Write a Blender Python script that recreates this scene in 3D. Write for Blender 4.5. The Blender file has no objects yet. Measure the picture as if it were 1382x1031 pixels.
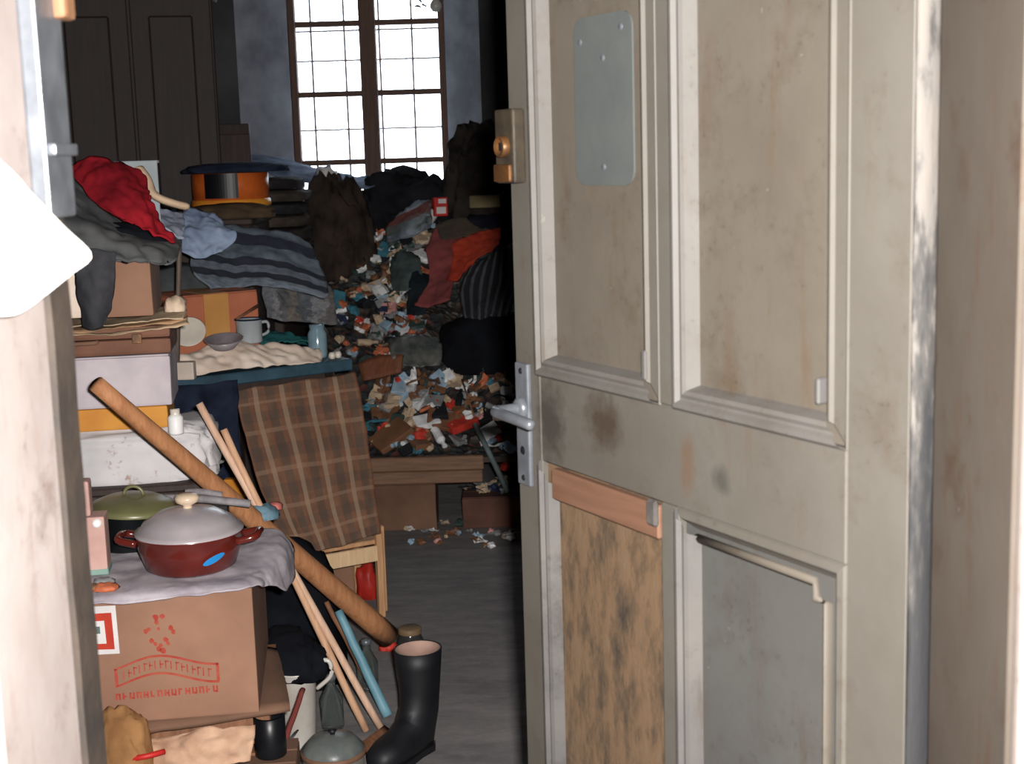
import bpy, bmesh, math, random
from mathutils import Vector, Matrix, noise, Euler

# ------------------------------------------------------------------ camera, world, lights, exposure
SC = bpy.context.scene
COL = SC.collection
F, CX, CY, EYE, PITCH, ROLL = 1900.0, 691.0, 515.5, 1.45, 0.16, -0.030
_fw = Vector((0, math.cos(PITCH), -math.sin(PITCH))); _rt = Vector((1, 0, 0)); _up = _rt.cross(_fw)
_r = _rt * math.cos(ROLL) + _up * math.sin(ROLL); _u = _up * math.cos(ROLL) - _rt * math.sin(ROLL)
cam_d = bpy.data.cameras.new('camera'); cam = bpy.data.objects.new('camera', cam_d); COL.objects.link(cam)
cam_d.sensor_width = 36.0; cam_d.lens = F / 1382.0 * 36.0; cam_d.clip_start = 0.05; cam_d.clip_end = 200
cam.matrix_world = Matrix(((_r.x, _u.x, -_fw.x, 0), (_r.y, _u.y, -_fw.y, 0), (_r.z, _u.z, -_fw.z, EYE), (0, 0, 0, 1)))
cam_d.dof.use_dof = True; cam_d.dof.focus_distance = 3.4; cam_d.dof.aperture_fstop = 9.0
SC.camera = cam

world = bpy.data.worlds.new('overcast_sky'); SC.world = world; world.use_nodes = True
bg = world.node_tree.nodes['Background']; bg.inputs[0].default_value = (0.80, 0.90, 1.0, 1); bg.inputs[1].default_value = 8.0

fl = bpy.data.lights.new('camera_flash', 'AREA'); fl.shape = 'RECTANGLE'; fl.size = 0.05; fl.size_y = 0.03
fl.energy = 145; fl.color = (1.0, 0.965, 0.935)
flo = bpy.data.objects.new('camera_flash', fl); COL.objects.link(flo)
flo.matrix_world = Matrix.Translation((0.050, 0.03, EYE + 0.035)) @ cam.matrix_world.to_3x3().to_4x4()

SC.view_settings.view_transform = 'Standard'; SC.view_settings.look = 'None'
SC.view_settings.exposure = 0.0; SC.view_settings.gamma = 1.0; SC.view_settings.use_curve_mapping = False
SC.cycles.use_denoising = True

def ray(px, py): return _fw + _r * ((px - CX) / F) - _u * ((py - CY) / F)
def at(px, py, d):                       # the point at distance d (along the floor) seen at a pixel
    r = ray(px, py); return Vector((0, 0, EYE)) + r * (d / r.y)
def atz(px, py, z):                      # the point at height z seen at a pixel
    r = ray(px, py); return Vector((0, 0, EYE)) + r * ((z - EYE) / r.z)

# ------------------------------------------------------------------ materials
def lin(c):
    out = []
    for v in c:
        v /= 255.0
        out.append(v / 12.92 if v <= 0.04045 else ((v + 0.055) / 1.055) ** 2.4)
    return (*out, 1)
_M = {}
class NT:
    def __init__(s, name):
        s.m = bpy.data.materials.new(name); s.m.use_nodes = True; s.t = s.m.node_tree; s.n = s.t.nodes; s.b = s.n['Principled BSDF']
    def node(s, typ, **kw):
        n = s.n.new(typ)
        for k, v in kw.items():
            if k.startswith('_'): setattr(n, k[1:], v)
            else:
                key = k.replace('__', ' ')
                n.inputs[int(key[1:]) if key[0] == 'i' and key[1:].isdigit() else key].default_value = v
        return n
    def link(s, a, b): s.t.links.new(a, b)
    def noise(s, scale, detail=4, rough=0.55, coord='Object', vec=None):
        n = s.node('ShaderNodeTexNoise', Scale=scale, Detail=detail, Roughness=rough)
        if vec is None: s.link(s.co(coord), n.inputs['Vector'])
        else: s.link(vec, n.inputs['Vector'])
        return n.outputs['Fac']
    def co(s, which='Object'):
        n = s.n.get('TC') or s.n.new('ShaderNodeTexCoord'); n.name = 'TC'
        return n.outputs[which]
    def ramp(s, fac, stops):
        n = s.n.new('ShaderNodeValToRGB'); e = n.color_ramp.elements
        while len(e) < len(stops): e.new(0.5)
        for i, (p, c) in enumerate(stops): e[i].position = p; e[i].color = c if len(c) == 4 else (*c, 1)
        s.link(fac, n.inputs[0]); return n.outputs[0]
    def mix(s, fac, a, b, mode='MIX'):
        n = s.n.new('ShaderNodeMix'); n.data_type = 'RGBA'; n.blend_type = mode
        for v, i in ((fac, 0), (a, 6), (b, 7)):
            if hasattr(v, 'is_output'): s.link(v, n.inputs[i])
            else: n.inputs[i].default_value = v
        return n.outputs[2]
    def math(s, op, a, b=0.0, c=None):
        n = s.n.new('ShaderNodeMath'); n.operation = op
        for i, v in enumerate((a, b, c)):
            if v is None: continue
            if hasattr(v, 'is_output'): s.link(v, n.inputs[i])
            else: n.inputs[i].default_value = v
        return n.outputs[0]
    def bump(s, h, strength=0.3, dist=0.01):
        n = s.node('ShaderNodeBump', Strength=strength, Distance=dist); s.link(h, n.inputs['Height']); s.link(n.outputs[0], s.b.inputs['Normal'])
    def sep(s, coord='Object'):
        n = s.n.new('ShaderNodeSeparateXYZ'); s.link(s.co(coord), n.inputs[0]); return n.outputs
    def color(s, c): s.link(c, s.b.inputs['Base Color'])

def mat(name, c1, c2=None, scale=9, rough=0.8, bump=0.25, bscale=60, metal=0.0, spec=0.3, contrast=(0.35, 0.68)):
    if name in _M: return _M[name]
    t = NT(name); c2 = c2 or tuple(v * 0.72 for v in c1)
    t.color(t.ramp(t.noise(scale, 5), [(contrast[0], lin(c2)), (contrast[1], lin(c1))]))
    t.b.inputs['Roughness'].default_value = rough; t.b.inputs['Metallic'].default_value = metal
    t.b.inputs['Specular IOR Level'].default_value = spec
    if bump: t.bump(t.noise(bscale, 3), bump, 0.004)
    _M[name] = t.m; return t.m

def fabric(name, c1, c2=None, weave=520, rough=0.95, scale=10):
    if name in _M: return _M[name]
    t = NT(name); c2 = c2 or tuple(v * 0.65 for v in c1)
    t.color(t.ramp(t.noise(scale, 5), [(0.32, lin(c2)), (0.66, lin(c1))]))
    t.b.inputs['Roughness'].default_value = rough; t.b.inputs['Specular IOR Level'].default_value = 0.1
    t.bump(t.noise(weave, 2), 0.5, 0.002); _M[name] = t.m; return t.m

def wood(name, c1, c2, scale=6, stretch=(1, 1, 12), rough=0.7):
    if name in _M: return _M[name]
    t = NT(name); mp = t.node('ShaderNodeMapping'); t.link(t.co(), mp.inputs[0]); mp.inputs['Scale'].default_value = [12.0 / v for v in stretch]
    n = t.noise(scale, 6, 0.65, vec=mp.outputs[0])
    t.color(t.ramp(n, [(0.3, lin(c2)), (0.7, lin(c1))])); t.b.inputs['Roughness'].default_value = rough
    t.bump(n, 0.2, 0.003); _M[name] = t.m; return t.m

def stripes(name, cols, axis=1, rough=0.95, wob=0.02):
    """bands across the cloth's own weave direction: cols = [(position, colour)]"""
    if name in _M: return _M[name]
    t = NT(name); o = t.sep('UV'); nz = t.noise(6, 2, coord='UV')
    v = t.math('ADD', o[axis], t.math('MULTIPLY', t.math('SUBTRACT', nz, 0.5), wob))
    n = t.ramp(v, [(p, lin(c)) for p, c in cols]); n.node.color_ramp.interpolation = 'CONSTANT'
    t.color(t.mix(t.noise(14, 4, coord='UV'), n, (0.02, 0.025, 0.03, 1))); t.b.inputs['Roughness'].default_value = rough
    t.n['TC']; t.bump(t.noise(300, 2, coord='UV'), 0.4, 0.002); _M[name] = t.m; return t.m

def plaid():
    t = NT('brown_plaid_wool'); o = t.sep('UV')
    def band(c, freq, lo, hi, ph=0.0):
        f = t.math('FRACT', t.math('ADD', t.math('MULTIPLY', c, freq), ph))
        return t.math('MULTIPLY', t.math('GREATER_THAN', f, lo), t.math('LESS_THAN', f, hi))
    base = t.ramp(t.noise(9, 4, coord='UV'), [(0.3, lin((104, 78, 62))), (0.7, lin((130, 98, 78)))])
    c = base
    c = t.mix(t.math('MULTIPLY', band(o[0], 4.6, 0.08, 0.42), 0.42), c, lin((76, 70, 66)))
    c = t.mix(t.math('MULTIPLY', band(o[1], 5.4, 0.08, 0.42), 0.38), c, lin((76, 70, 66)))
    c = t.mix(t.math('MULTIPLY', band(o[0], 4.6, 0.62, 0.80), 0.45), c, lin((170, 146, 124)))
    c = t.mix(t.math('MULTIPLY', band(o[1], 5.4, 0.64, 0.76), 0.35), c, lin((160, 130, 108)))
    c = t.mix(t.math('MULTIPLY', band(o[0], 9.2, 0.0, 0.12), 0.35), c, lin((140, 78, 60)))
    t.color(c); t.b.inputs['Roughness'].default_value = 1.0; t.b.inputs['Specular IOR Level'].default_value = 0.05
    t.bump(t.noise(260, 2, coord='UV'), 0.6, 0.003); return t.m

def door_paint(name, base, worn, grime, wear_amt=0.5, stains=()):
    """old oil paint: cloudy tone, brown grime blotches with a shape of their own, small chips"""
    lin = lambda c: tuple(v * 0.74 for v in globals()['lin'](c)[:3]) + (1,)
    t = NT(name); big = t.noise(3.2, 6, 0.6); o = t.sep()
    c = t.ramp(big, [(0.3, lin(worn)), (0.66, lin(base))])
    g = t.ramp(t.noise(7.5, 8, 0.7), [(0.53, (0, 0, 0)), (0.75, (1, 1, 1))])
    c = t.mix(t.math('MULTIPLY', g, wear_amt), c, lin(grime))
    mp = t.node('ShaderNodeMapping'); t.link(t.co(), mp.inputs[0]); mp.inputs['Scale'].default_value = (1, 1, 0.16)
    dr = t.ramp(t.noise(30, 6, 0.7, vec=mp.outputs[0]), [(0.56, (0, 0, 0)), (0.72, (1, 1, 1))])      # rusty runs down the paint
    c = t.mix(t.math('MULTIPLY', dr, wear_amt * 0.55), c, lin(tuple(v * k for v, k in zip(grime, (1.25, 1.08, 0.9)))))
    fine = t.ramp(t.noise(120, 3, 0.6), [(0.6, (0, 0, 0)), (0.7, (1, 1, 1))])
    c = t.mix(t.math('MULTIPLY', t.math('MULTIPLY', fine, g), 0.6), c, lin(tuple(v * 0.62 for v in grime)))
    for (x, z, rx, rz, amt, colr) in stains:
        dx = t.math('DIVIDE', t.math('SUBTRACT', o[0], x), rx); dz = t.math('DIVIDE', t.math('SUBTRACT', o[2], z), rz)
        d = t.math('SQRT', t.math('ADD', t.math('MULTIPLY', dx, dx), t.math('MULTIPLY', dz, dz)))
        d = t.math('ADD', d, t.math('MULTIPLY', t.math('SUBTRACT', t.noise(24, 6, 0.7), 0.5), 1.6))
        k = t.ramp(d, [(0.35, (1, 1, 1)), (1.0, (0, 0, 0))])
        c = t.mix(t.math('MULTIPLY', k, amt), c, lin(colr))
    ch = t.math('GREATER_THAN', t.noise(46, 3, 0.5), 0.76)
    c = t.mix(t.math('MULTIPLY', ch, 0.5), c, lin((136, 129, 120)))
    t.color(c); t.b.inputs['Roughness'].default_value = 0.6; t.b.inputs['Specular IOR Level'].default_value = 0.25
    t.bump(t.noise(30, 6, 0.7), 0.16, 0.004); return t.m

# ------------------------------------------------------------------ mesh helpers
def T(o, label, cat, group=None):
    o['label'] = label; o['category'] = cat
    if group: o['group'] = group
    return o
def struct(o, label=None):
    o['kind'] = 'structure'
    if label: o['label'] = label
    return o
def empty(name, loc=(0, 0, 0), rz=0.0, label=None, cat=None, group=None):
    o = bpy.data.objects.new(name, None); COL.objects.link(o); o.location = loc; o.rotation_euler = (0, 0, rz); o.empty_display_size = 0.05
    if label: T(o, label, cat, group)
    return o
def link_mesh(name, me, m=None, parent=None, smooth=False, recentre=None):
    if smooth:
        for p in me.polygons: p.use_smooth = True
    if m is not None and len(me.materials) == 0: me.materials.append(m)
    o = bpy.data.objects.new(name, me); COL.objects.link(o)
    if parent is not None: o.parent = parent
    elif recentre is not False and len(me.vertices):
        xs = [v.co.x for v in me.vertices]; ys = [v.co.y for v in me.vertices]; zs = [v.co.z for v in me.vertices]
        c = Vector(((min(xs) + max(xs)) / 2, (min(ys) + max(ys)) / 2, min(zs)))
        if c.length > 1e-6:
            me.transform(Matrix.Translation(-c)); o.location = c
    return o
def bm_obj(name, bm, m=None, parent=None, smooth=False, recentre=None):
    me = bpy.data.meshes.new(name); bmesh.ops.recalc_face_normals(bm, faces=bm.faces); bm.to_mesh(me); bm.free()
    return link_mesh(name, me, m, parent, smooth, recentre)
def add_box(bm, x0, x1, y0, y1, z0, z1, bev=0.0, seg=1, M=None):
    vs = [bm.verts.new((x, y, z)) for z in (z0, z1) for y in (y0, y1) for x in (x0, x1)]
    fs = [bm.faces.new([vs[i] for i in q]) for q in ((0, 2, 3, 1), (4, 5, 7, 6), (0, 1, 5, 4), (2, 6, 7, 3), (0, 4, 6, 2), (1, 3, 7, 5))]
    geo = vs
    if bev:
        es = {e for f in fs for e in f.edges}
        r = bmesh.ops.bevel(bm, geom=list(es), offset=bev, segments=seg, affect='EDGES', profile=0.6)
        geo = list({v for f in r['faces'] for v in f.verts} | {v for v in vs if v.is_valid})
    if M is not None: bmesh.ops.transform(bm, matrix=M, verts=geo)
    return geo
def box(name, x0, x1, y0, y1, z0, z1, m, parent=None, bev=0.0, seg=1, smooth=False):
    bm = bmesh.new(); add_box(bm, x0, x1, y0, y1, z0, z1, bev, seg); return bm_obj(name, bm, m, parent, smooth)
def add_lathe(bm, prof, seg=28, M=None):
    rings = []; new = []
    for r, z in prof:
        if r < 1e-5:
            v = bm.verts.new((0, 0, z)); rings.append([v]); new.append(v)
        else:
            rg = [bm.verts.new((r * math.cos(2 * math.pi * k / seg), r * math.sin(2 * math.pi * k / seg), z)) for k in range(seg)]
            rings.append(rg); new += rg
    for a, b in zip(rings, rings[1:]):
        if len(a) == 1 and len(b) == 1: continue
        for k in range(seg):
            k2 = (k + 1) % seg
            if len(a) == 1: bm.faces.new((a[0], b[k], b[k2]))
            elif len(b) == 1: bm.faces.new((a[k], b[0], a[k2]))
            else: bm.faces.new((a[k], b[k], b[k2], a[k2]))
    if M is not None: bmesh.ops.transform(bm, matrix=M, verts=new)
def lathe(name, prof, m, parent=None, seg=28, M=None, smooth=True):
    bm = bmesh.new(); add_lathe(bm, prof, seg, M); return bm_obj(name, bm, m, parent, smooth)
def catmull(pts, n):
    P = [Vector(p) for p in pts]
    if len(P) == 1: return [P[0].copy() for _ in range(n)]
    P = [P[0] * 2 - P[1]] + P + [P[-1] * 2 - P[-2]]; out = []; segs = len(P) - 3
    for i in range(n):
        t = i / (n - 1) * segs; k = min(int(t), segs - 1); t -= k
        a, b, c, d = P[k:k + 4]
        out.append(0.5 * ((2 * b) + (c - a) * t + (2 * a - 5 * b + 4 * c - d) * t * t + (3 * b - a - 3 * c + d) * t ** 3))
    return out
def add_tube(bm, pts, rad, seg=8, flat=1.0, closed=False):
    pts = [Vector(p) for p in pts]; n = len(pts); rings = []
    if not hasattr(rad, '__len__'): rad = [rad] * n
    ref = Vector((0, 0, 1))
    for i, p in enumerate(pts):
        a = pts[(i - 1) % n] if closed else pts[max(i - 1, 0)]; b = pts[(i + 1) % n] if closed else pts[min(i + 1, n - 1)]
        d = (b - a).normalized(); s = d.cross(ref)
        if s.length < 0.05: s = d.cross(Vector((1, 0, 0)))
        s.normalize(); u = s.cross(d)
        rings.append([bm.verts.new(p + s * rad[i] * math.cos(2 * math.pi * k / seg) + u * rad[i] * flat * math.sin(2 * math.pi * k / seg)) for k in range(seg)])
    for i in range(n if closed else n - 1):
        a, b = rings[i], rings[(i + 1) % n]
        for k in range(seg): bm.faces.new((a[k], a[(k + 1) % seg], b[(k + 1) % seg], b[k]))
    if not closed:
        bm.faces.new(rings[0]); bm.faces.new(rings[-1])
def tube(name, pts, rad, m, parent=None, seg=8, flat=1.0, closed=False, smooth=True):
    bm = bmesh.new(); add_tube(bm, pts, rad, seg, flat, closed); return bm_obj(name, bm, m, parent, smooth)

def grid_surface(ctrl, nu, nv):
    rows = [catmull(r, nu) for r in ctrl]
    cols = [catmull([rows[j][i] for j in range(len(rows))], nv) for i in range(nu)]
    return [[cols[i][j] for i in range(nu)] for j in range(nv)]
def cloth(name, ctrl, m, nu=34, nv=34, wr=0.012, fq=9.0, seed=0, thick=0.005, parent=None, edge=0.006, fold=None, recentre=None):
    """a sheet through the control points with wrinkles and a real thickness"""
    g = grid_surface(ctrl, nu, nv); off = Vector((seed * 7.31, seed * 3.17, seed * 1.7)); verts = []; nor = []
    for j in range(nv):
        for i in range(nu):
            du = g[j][min(i + 1, nu - 1)] - g[j][max(i - 1, 0)]; dv = g[min(j + 1, nv - 1)][i] - g[max(j - 1, 0)][i]
            n = du.cross(dv)
            n = n.normalized() if n.length > 1e-9 else Vector((0, 0, 1))
            p = g[j][i]; q = p * fq + off
            h = noise.noise(q) + 0.55 * (1 - 2 * abs(noise.noise(q * 2.1 + Vector((5, 1, 2))))) + 0.25 * noise.noise(q * 4.3)
            if fold: h += fold[1] * math.sin(i / (nu - 1) * fold[0] * 6.283 + 2 * noise.noise(q * 0.5)) * (0.3 + 0.7 * j / (nv - 1))
            e = Vector((noise.noise(p * 17 + off), noise.noise(p * 17 - off), noise.noise(p * 19 + off))) * edge if (i in (0, nu - 1) or j in (0, nv - 1)) else Vector()
            verts.append(p + n * h * wr + e); nor.append(n)
    N = nu * nv; allv = [v + n * thick / 2 for v, n in zip(verts, nor)] + [v - n * thick / 2 for v, n in zip(verts, nor)]
    faces = []
    for j in range(nv - 1):
        for i in range(nu - 1):
            a = j * nu + i; faces.append((a, a + 1, a + nu + 1, a + nu)); faces.append((N + a, N + a + nu, N + a + nu + 1, N + a + 1))
    for i in range(nu - 1):
        a = i; faces.append((a, a + N, a + N + 1, a + 1)); b = (nv - 1) * nu + i; faces.append((b, b + 1, b + N + 1, b + N))
    for j in range(nv - 1):
        a = j * nu; faces.append((a, a + nu, a + nu + N, a + N)); b = a + nu - 1; faces.append((b, b + N, b + nu + N, b + nu))
    me = bpy.data.meshes.new(name); me.from_pydata([tuple(v) for v in allv], [], faces); me.update()
    uv = me.uv_layers.new(name='UVMap')
    for l in me.loops:
        k = l.vertex_index % N; uv.data[l.index].uv = ((k % nu) / (nu - 1), (k // nu) / (nv - 1))
    return link_mesh(name, me, m, parent, True, recentre)
def pxcloth(name, rows, m, **kw):        # rows of (px, py, distance)
    return cloth(name, [[at(*p) for p in r] for r in rows], m, **kw)
def bundle(name, c, rad, m, amp=0.18, fq=2.2, seed=0, sub=4, box=0.75, flat=0.0, rz=0.0, parent=None, layers=0):
    """a crumpled bundle of cloth standing on its flat underside at c"""
    bm = bmesh.new(); bmesh.ops.create_icosphere(bm, subdivisions=sub, radius=1.0); off = Vector((seed * 3.7, seed * 1.9, seed * 5.3)); ca, sa = math.cos(rz), math.sin(rz)
    for v in bm.verts:
        p = v.co.copy(); s = Vector([math.copysign(abs(k) ** box, k) for k in p])
        q = p * fq + off
        w = q + 0.5 * noise.noise_vector(q * 0.8); h = noise.noise(q) + 0.7 * (1 - 2 * abs(noise.noise(w * 1.9))) + 0.3 * (0.6 - 2 * abs(noise.noise(Vector((w.x * 2, w.y * 2, w.z * 5))))) + 0.2 * noise.noise(q * 8.0)
        s *= 1 + amp * h
        if layers: k = s.z * layers; s.x *= 1 + 0.07 * math.sin(k * 6.283); s.y *= 1 + 0.07 * math.sin(k * 6.283)
        z = max(s.z, -flat) + flat
        x, y = s.x * rad[0], s.y * rad[1]
        v.co = (c[0] + x * ca - y * sa, c[1] + x * sa + y * ca, c[2] + z * rad[2])
    uvl = bm.loops.layers.uv.new('UVMap')
    for f in bm.faces:
        for l in f.loops: l[uvl].uv = (l.vert.co.x * 2, l.vert.co.z * 2)
    return bm_obj(name, bm, m, parent, True)

# ------------------------------------------------------------------ shared materials
m_card = mat('cardboard', (146, 110, 89), (126, 93, 75), 5, 0.85, 0.1)
m_card_o = mat('orange_cardboard', (184, 112, 82), (164, 96, 70), 5, 0.85, 0.1)
m_card_d = mat('dull_cardboard', (120, 90, 72), (98, 72, 58), 5, 0.9, 0.1)
m_tape = mat('packing_tape', (196, 146, 84), (180, 128, 72), 7, 0.4, 0.05)
m_redprint = mat('red_ink', (150, 52, 44), (160, 78, 62), 40, 0.9, 0)
m_white = mat('white_paper', (214, 210, 206), (186, 182, 182), 8, 0.85, 0.15)
m_cream = fabric('cream_cloth', (232, 216, 202), (206, 184, 166))
m_wood_l = wood('pale_wood', (206, 164, 122), (166, 118, 80))
m_wood_m = wood('brown_wood', (136, 92, 64), (96, 62, 42))
m_wood_d = wood('dark_wood', (58, 42, 36), (36, 27, 25))
m_black = fabric('black_cloth', (22, 24, 30), (12, 13, 17))
m_navy = fabric('navy_cloth', (40, 48, 66), (24, 28, 42))
m_greycoat = fabric('grey_wool', (104, 105, 105), (70, 72, 74))
m_metal = mat('dull_metal', (120, 124, 130), (92, 96, 102), 20, 0.35, 0.05, metal=0.35, spec=0.5)
m_iron = mat('blackened_iron', (36, 38, 42), (22, 22, 25), 20, 0.45, 0.1, metal=0.3)

# ------------------------------------------------------------------ the setting
XL, XR, YF, YB, ZC = -1.95, 1.30, 1.46, 6.78, 2.78
WY = 1.17                                     # hall side of the doorway wall
OL, OR, OT = -0.455, 0.425, 2.07              # door opening
m_plaster = mat('smoked_plaster', (70, 70, 72), (48, 48, 50), 3, 0.95, 0.2, 30)
m_reveal = mat('limewashed_reveal', (128, 132, 140), (96, 98, 106), 5, 0.95, 0.2, 30)
m_hall = mat('hall_plaster', (196, 186, 172), (172, 160, 146), 3, 0.95, 0.2, 30)
def floor_mat():
    t = NT('worn_grey_floor'); mp = t.node('ShaderNodeMapping'); t.link(t.co(), mp.inputs[0]); mp.inputs['Scale'].default_value = (1, 3.2, 1)
    a = t.noise(4, 8, 0.7, vec=mp.outputs[0]); b = t.noise(26, 6, 0.7)
    c = t.ramp(a, [(0.3, lin((92, 90, 92))), (0.7, lin((136, 132, 131)))])
    c = t.mix(t.math('MULTIPLY', t.ramp(b, [(0.5, (0, 0, 0)), (0.75, (1, 1, 1))]), 0.4), c, lin((146, 138, 132)))
    t.color(c); t.b.inputs['Roughness'].default_value = 0.85; t.bump(b, 0.3, 0.006); return t.m
struct(box('floor', -2.2, 2.2, -2.1, 7.3, -0.12, 0.0, floor_mat()), 'worn dirty grey floor')
struct(box('ceiling', -2.2, 2.2, -2.1, 7.3, ZC, ZC + 0.12, m_plaster), 'dark smoke-stained ceiling')
struct(box('wall_left', XL - 0.15, XL, YF, YB, 0, ZC, m_plaster), 'dark stained wall beside the wardrobe')
struct(box('wall_right', XR, XR + 0.15, YF, YB, 0, ZC, m_plaster), 'dark wall behind the open door')
bm = bmesh.new()
add_box(bm, -2.1, OL - 0.05, WY, YF, 0, ZC); add_box(bm, OR + 0.05, 2.1, WY, YF, 0, ZC); add_box(bm, OL - 0.05, OR + 0.05, WY, YF, OT + 0.05, ZC)
struct(bm_obj('wall_front', bm, m_hall), 'plastered wall around the doorway')
struct(box('wall_skyblock_left', -1.75, -1.6, -2.0, WY, 0, ZC, m_hall)); struct(box('wall_skyblock_right', 1.6, 1.75, -2.0, WY, 0, ZC, m_hall)); struct(box('wall_skyblock_back', -1.75, 1.75, -2.1, -1.95, 0, ZC, m_hall))  # unseen walls added around the camera to block sky light from the door
# window wall with a splayed reveal
HX0, HX1, HZ0, HZ1 = -1.247, -0.105, 1.02, 2.62         # opening on the room side
GX0, GX1, GZ0, GZ1 = -1.035, -0.275, 1.06, 2.50         # opening at the sash
YS, YO = 6.98, 7.22
def ringwall(name, ya, ra, yb, rb, m):                  # rectangle ring surfaces (x0,x1,z0,z1)
    bm = bmesh.new(); q = lambda y, r: [bm.verts.new(p) for p in ((r[0], y, r[2]), (r[1], y, r[2]), (r[1], y, r[3]), (r[0], y, r[3]))]
    a, b = q(ya, ra), q(yb, rb)
    for k in range(4): bm.faces.new((a[k], a[(k + 1) % 4], b[(k + 1) % 4], b[k]))
    return bm
bm = ringwall('w', YB, (XL - 0.15, XR + 0.15, 0, ZC), YB, (HX0, HX1, HZ0, HZ1), None)
bm2 = ringwall('w', YO, (XL - 0.15, XR + 0.15, 0, ZC), YO, (GX0, GX1, GZ0, GZ1), None)
me_t = bpy.data.meshes.new('tmp'); bm2.to_mesh(me_t); bm.from_mesh(me_t); bm2.free(); bpy.data.meshes.remove(me_t)
bm3 = ringwall('w', YB, (XL - 0.15, XR + 0.15, 0, ZC), YO, (XL - 0.15, XR + 0.15, 0, ZC), None)
me_t = bpy.data.meshes.new('tmp'); bm3.to_mesh(me_t); bm.from_mesh(me_t); bm3.free(); bpy.data.meshes.remove(me_t)
wb = struct(bm_obj('wall_back', bm, m_plaster, recentre=False), 'dark thick wall with the barred window')
bm = ringwall('r', YB, (HX0, HX1, HZ0, HZ1), YS, (GX0, GX1, GZ0, GZ1), None)
b2 = ringwall('r', YS, (GX0, GX1, GZ0, GZ1), YO, (GX0, GX1, GZ0, GZ1), None)
me_t = bpy.data.meshes.new('tmp'); b2.to_mesh(me_t); bm.from_mesh(me_t); b2.free(); bpy.data.meshes.remove(me_t)
bm_obj('reveal', bm, m_reveal, wb)['label'] = 'pale blue grey splayed window reveal'
# window
m_frame = wood('dark_window_wood', (92, 62, 48), (62, 42, 34)); m_bar = mat('grille_iron', (120, 104, 100), (96, 80, 78), 20, 0.6, 0.1)
win = struct(empty('window_1', ((GX0 + GX1) / 2, YS + 0.06, GZ0)), 'old two-casement window with dark wooden bars and an iron grille')
cxw = (GX0 + GX1) / 2; Yw = YS + 0.06
bm = bmesh.new(); w2 = (GX1 - GX0) / 2; hh = GZ1 - GZ0
for a in ((-w2, -w2 + 0.034, 0, hh), (w2 - 0.034, w2, 0, hh), (-w2 + 0.034, w2 - 0.034, 0, 0.045), (-w2 + 0.034, w2 - 0.034, hh - 0.045, hh)): add_box(bm, a[0], a[1], -0.03, 0.03, a[2], a[3], 0.004)
bm_obj('window_frame', bm, m_frame, win)
box('mullion', -0.040 + 0.003, 0.040 + 0.003, -0.045, 0.04, 0.045, hh - 0.045, m_frame, win, 0.008)
zs = [1.105 - GZ0, 1.438 - GZ0, 1.768 - GZ0, 2.103 - GZ0, hh - 0.045]
for side in (-1, 1):
    xa, xb = ((-w2 + 0.034, -0.037) if side < 0 else (0.043, w2 - 0.034))
    for z in zs[1:-1]: box('glazing_bar', xa, xb, -0.014, 0.014, z - 0.014, z + 0.014, m_frame, win, 0.003)
t = NT('window_glass'); t.n.remove(t.b); out = t.n['Material Output']
tr = t.n.new('ShaderNodeBsdfTransparent'); gl = t.node('ShaderNodeBsdfGlossy', Roughness=0.05); mx = t.node('ShaderNodeMixShader', i0=0.07)
t.link(tr.outputs[0], mx.inputs[1]); t.link(gl.outputs[0], mx.inputs[2]); t.link(mx.outputs[0], out.inputs[0]); m_glass = t.m
for side in (-1, 1):
    xa, xb = ((-w2 + 0.034, -0.037) if side < 0 else (0.043, w2 - 0.034))
    for z0, z1 in zip([0.045] + zs[1:-1], zs[1:]): box('pane', xa, xb, -0.002, 0.002, z0 + 0.011, z1 - 0.011, m_glass, win)
yg = 0.16
for gx in (-0.949, -0.783, -0.610, -0.447): tube('grille_bar', [(gx - cxw, yg, -0.02), (gx - cxw, yg, hh + 0.02)], 0.0065, m_bar, win, 6)
for gz in (1.28, 1.60, 1.94, 2.085, 2.28): tube('grille_bar', [(-w2 - 0.02, yg + 0.012, gz - GZ0), (w2 + 0.02, yg + 0.012, gz - GZ0)], 0.0055, m_bar, win, 6)

# doorway lining
PALE = ((192, 182, 178), (166, 152, 147), (112, 84, 68))
m_jl = door_paint('pale_chipped_paint', *PALE, 0.75)
m_jr = door_paint('grey_brown_paint', (98, 90, 82), (86, 77, 68), (78, 52, 36), 0.9)
m_edge = mat('bare_brown_edge', (72, 62, 54), (52, 47, 44), 12, 0.7, 0.3)
tl = struct(empty('trim_1', (OL, 1.3, 0)), 'pale chipped door jamb with a metal keep')
box('lining', -0.05, 0.0, WY - 1.3, 0.075, 0, OT, m_jl, tl, 0.003)
bm = bmesh.new(); rng = random.Random(3)
prof = []
n = 60
for k in range(n + 1):
    z = OT * k / n; prof.append((z, 0.004 + 0.0025 * noise.noise(Vector((z * 9, 0, 1)))))
for k in range(n):
    (z0, a0), (z1, a1) = prof[k], prof[k + 1]
    v = [bm.verts.new(p) for p in ((-0.05, 0.075, z0), (a0, 0.08, z0), (a0 + 0.002, 0.135, z0), (-0.05, 0.14, z0), (-0.05, 0.075, z1), (a1, 0.08, z1), (a1 + 0.002, 0.135, z1), (-0.05, 0.14, z1))]
    for q in ((0, 1, 5, 4), (1, 2, 6, 5), (2, 3, 7, 6)): bm.faces.new([v[i] for i in q])
bmesh.ops.remove_doubles(bm, verts=bm.verts, dist=1e-5)
bm_obj('stop_edge', bm, m_edge, tl)
kp = bm = bmesh.new(); add_box(bm, 0.0, 0.018, 0.062, 0.142, 1.402, 1.66, 0.003, 2)
bm_obj('keep_plate', bm, m_metal, tl)['label'] = 'worn grey metal lock keep'
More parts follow.
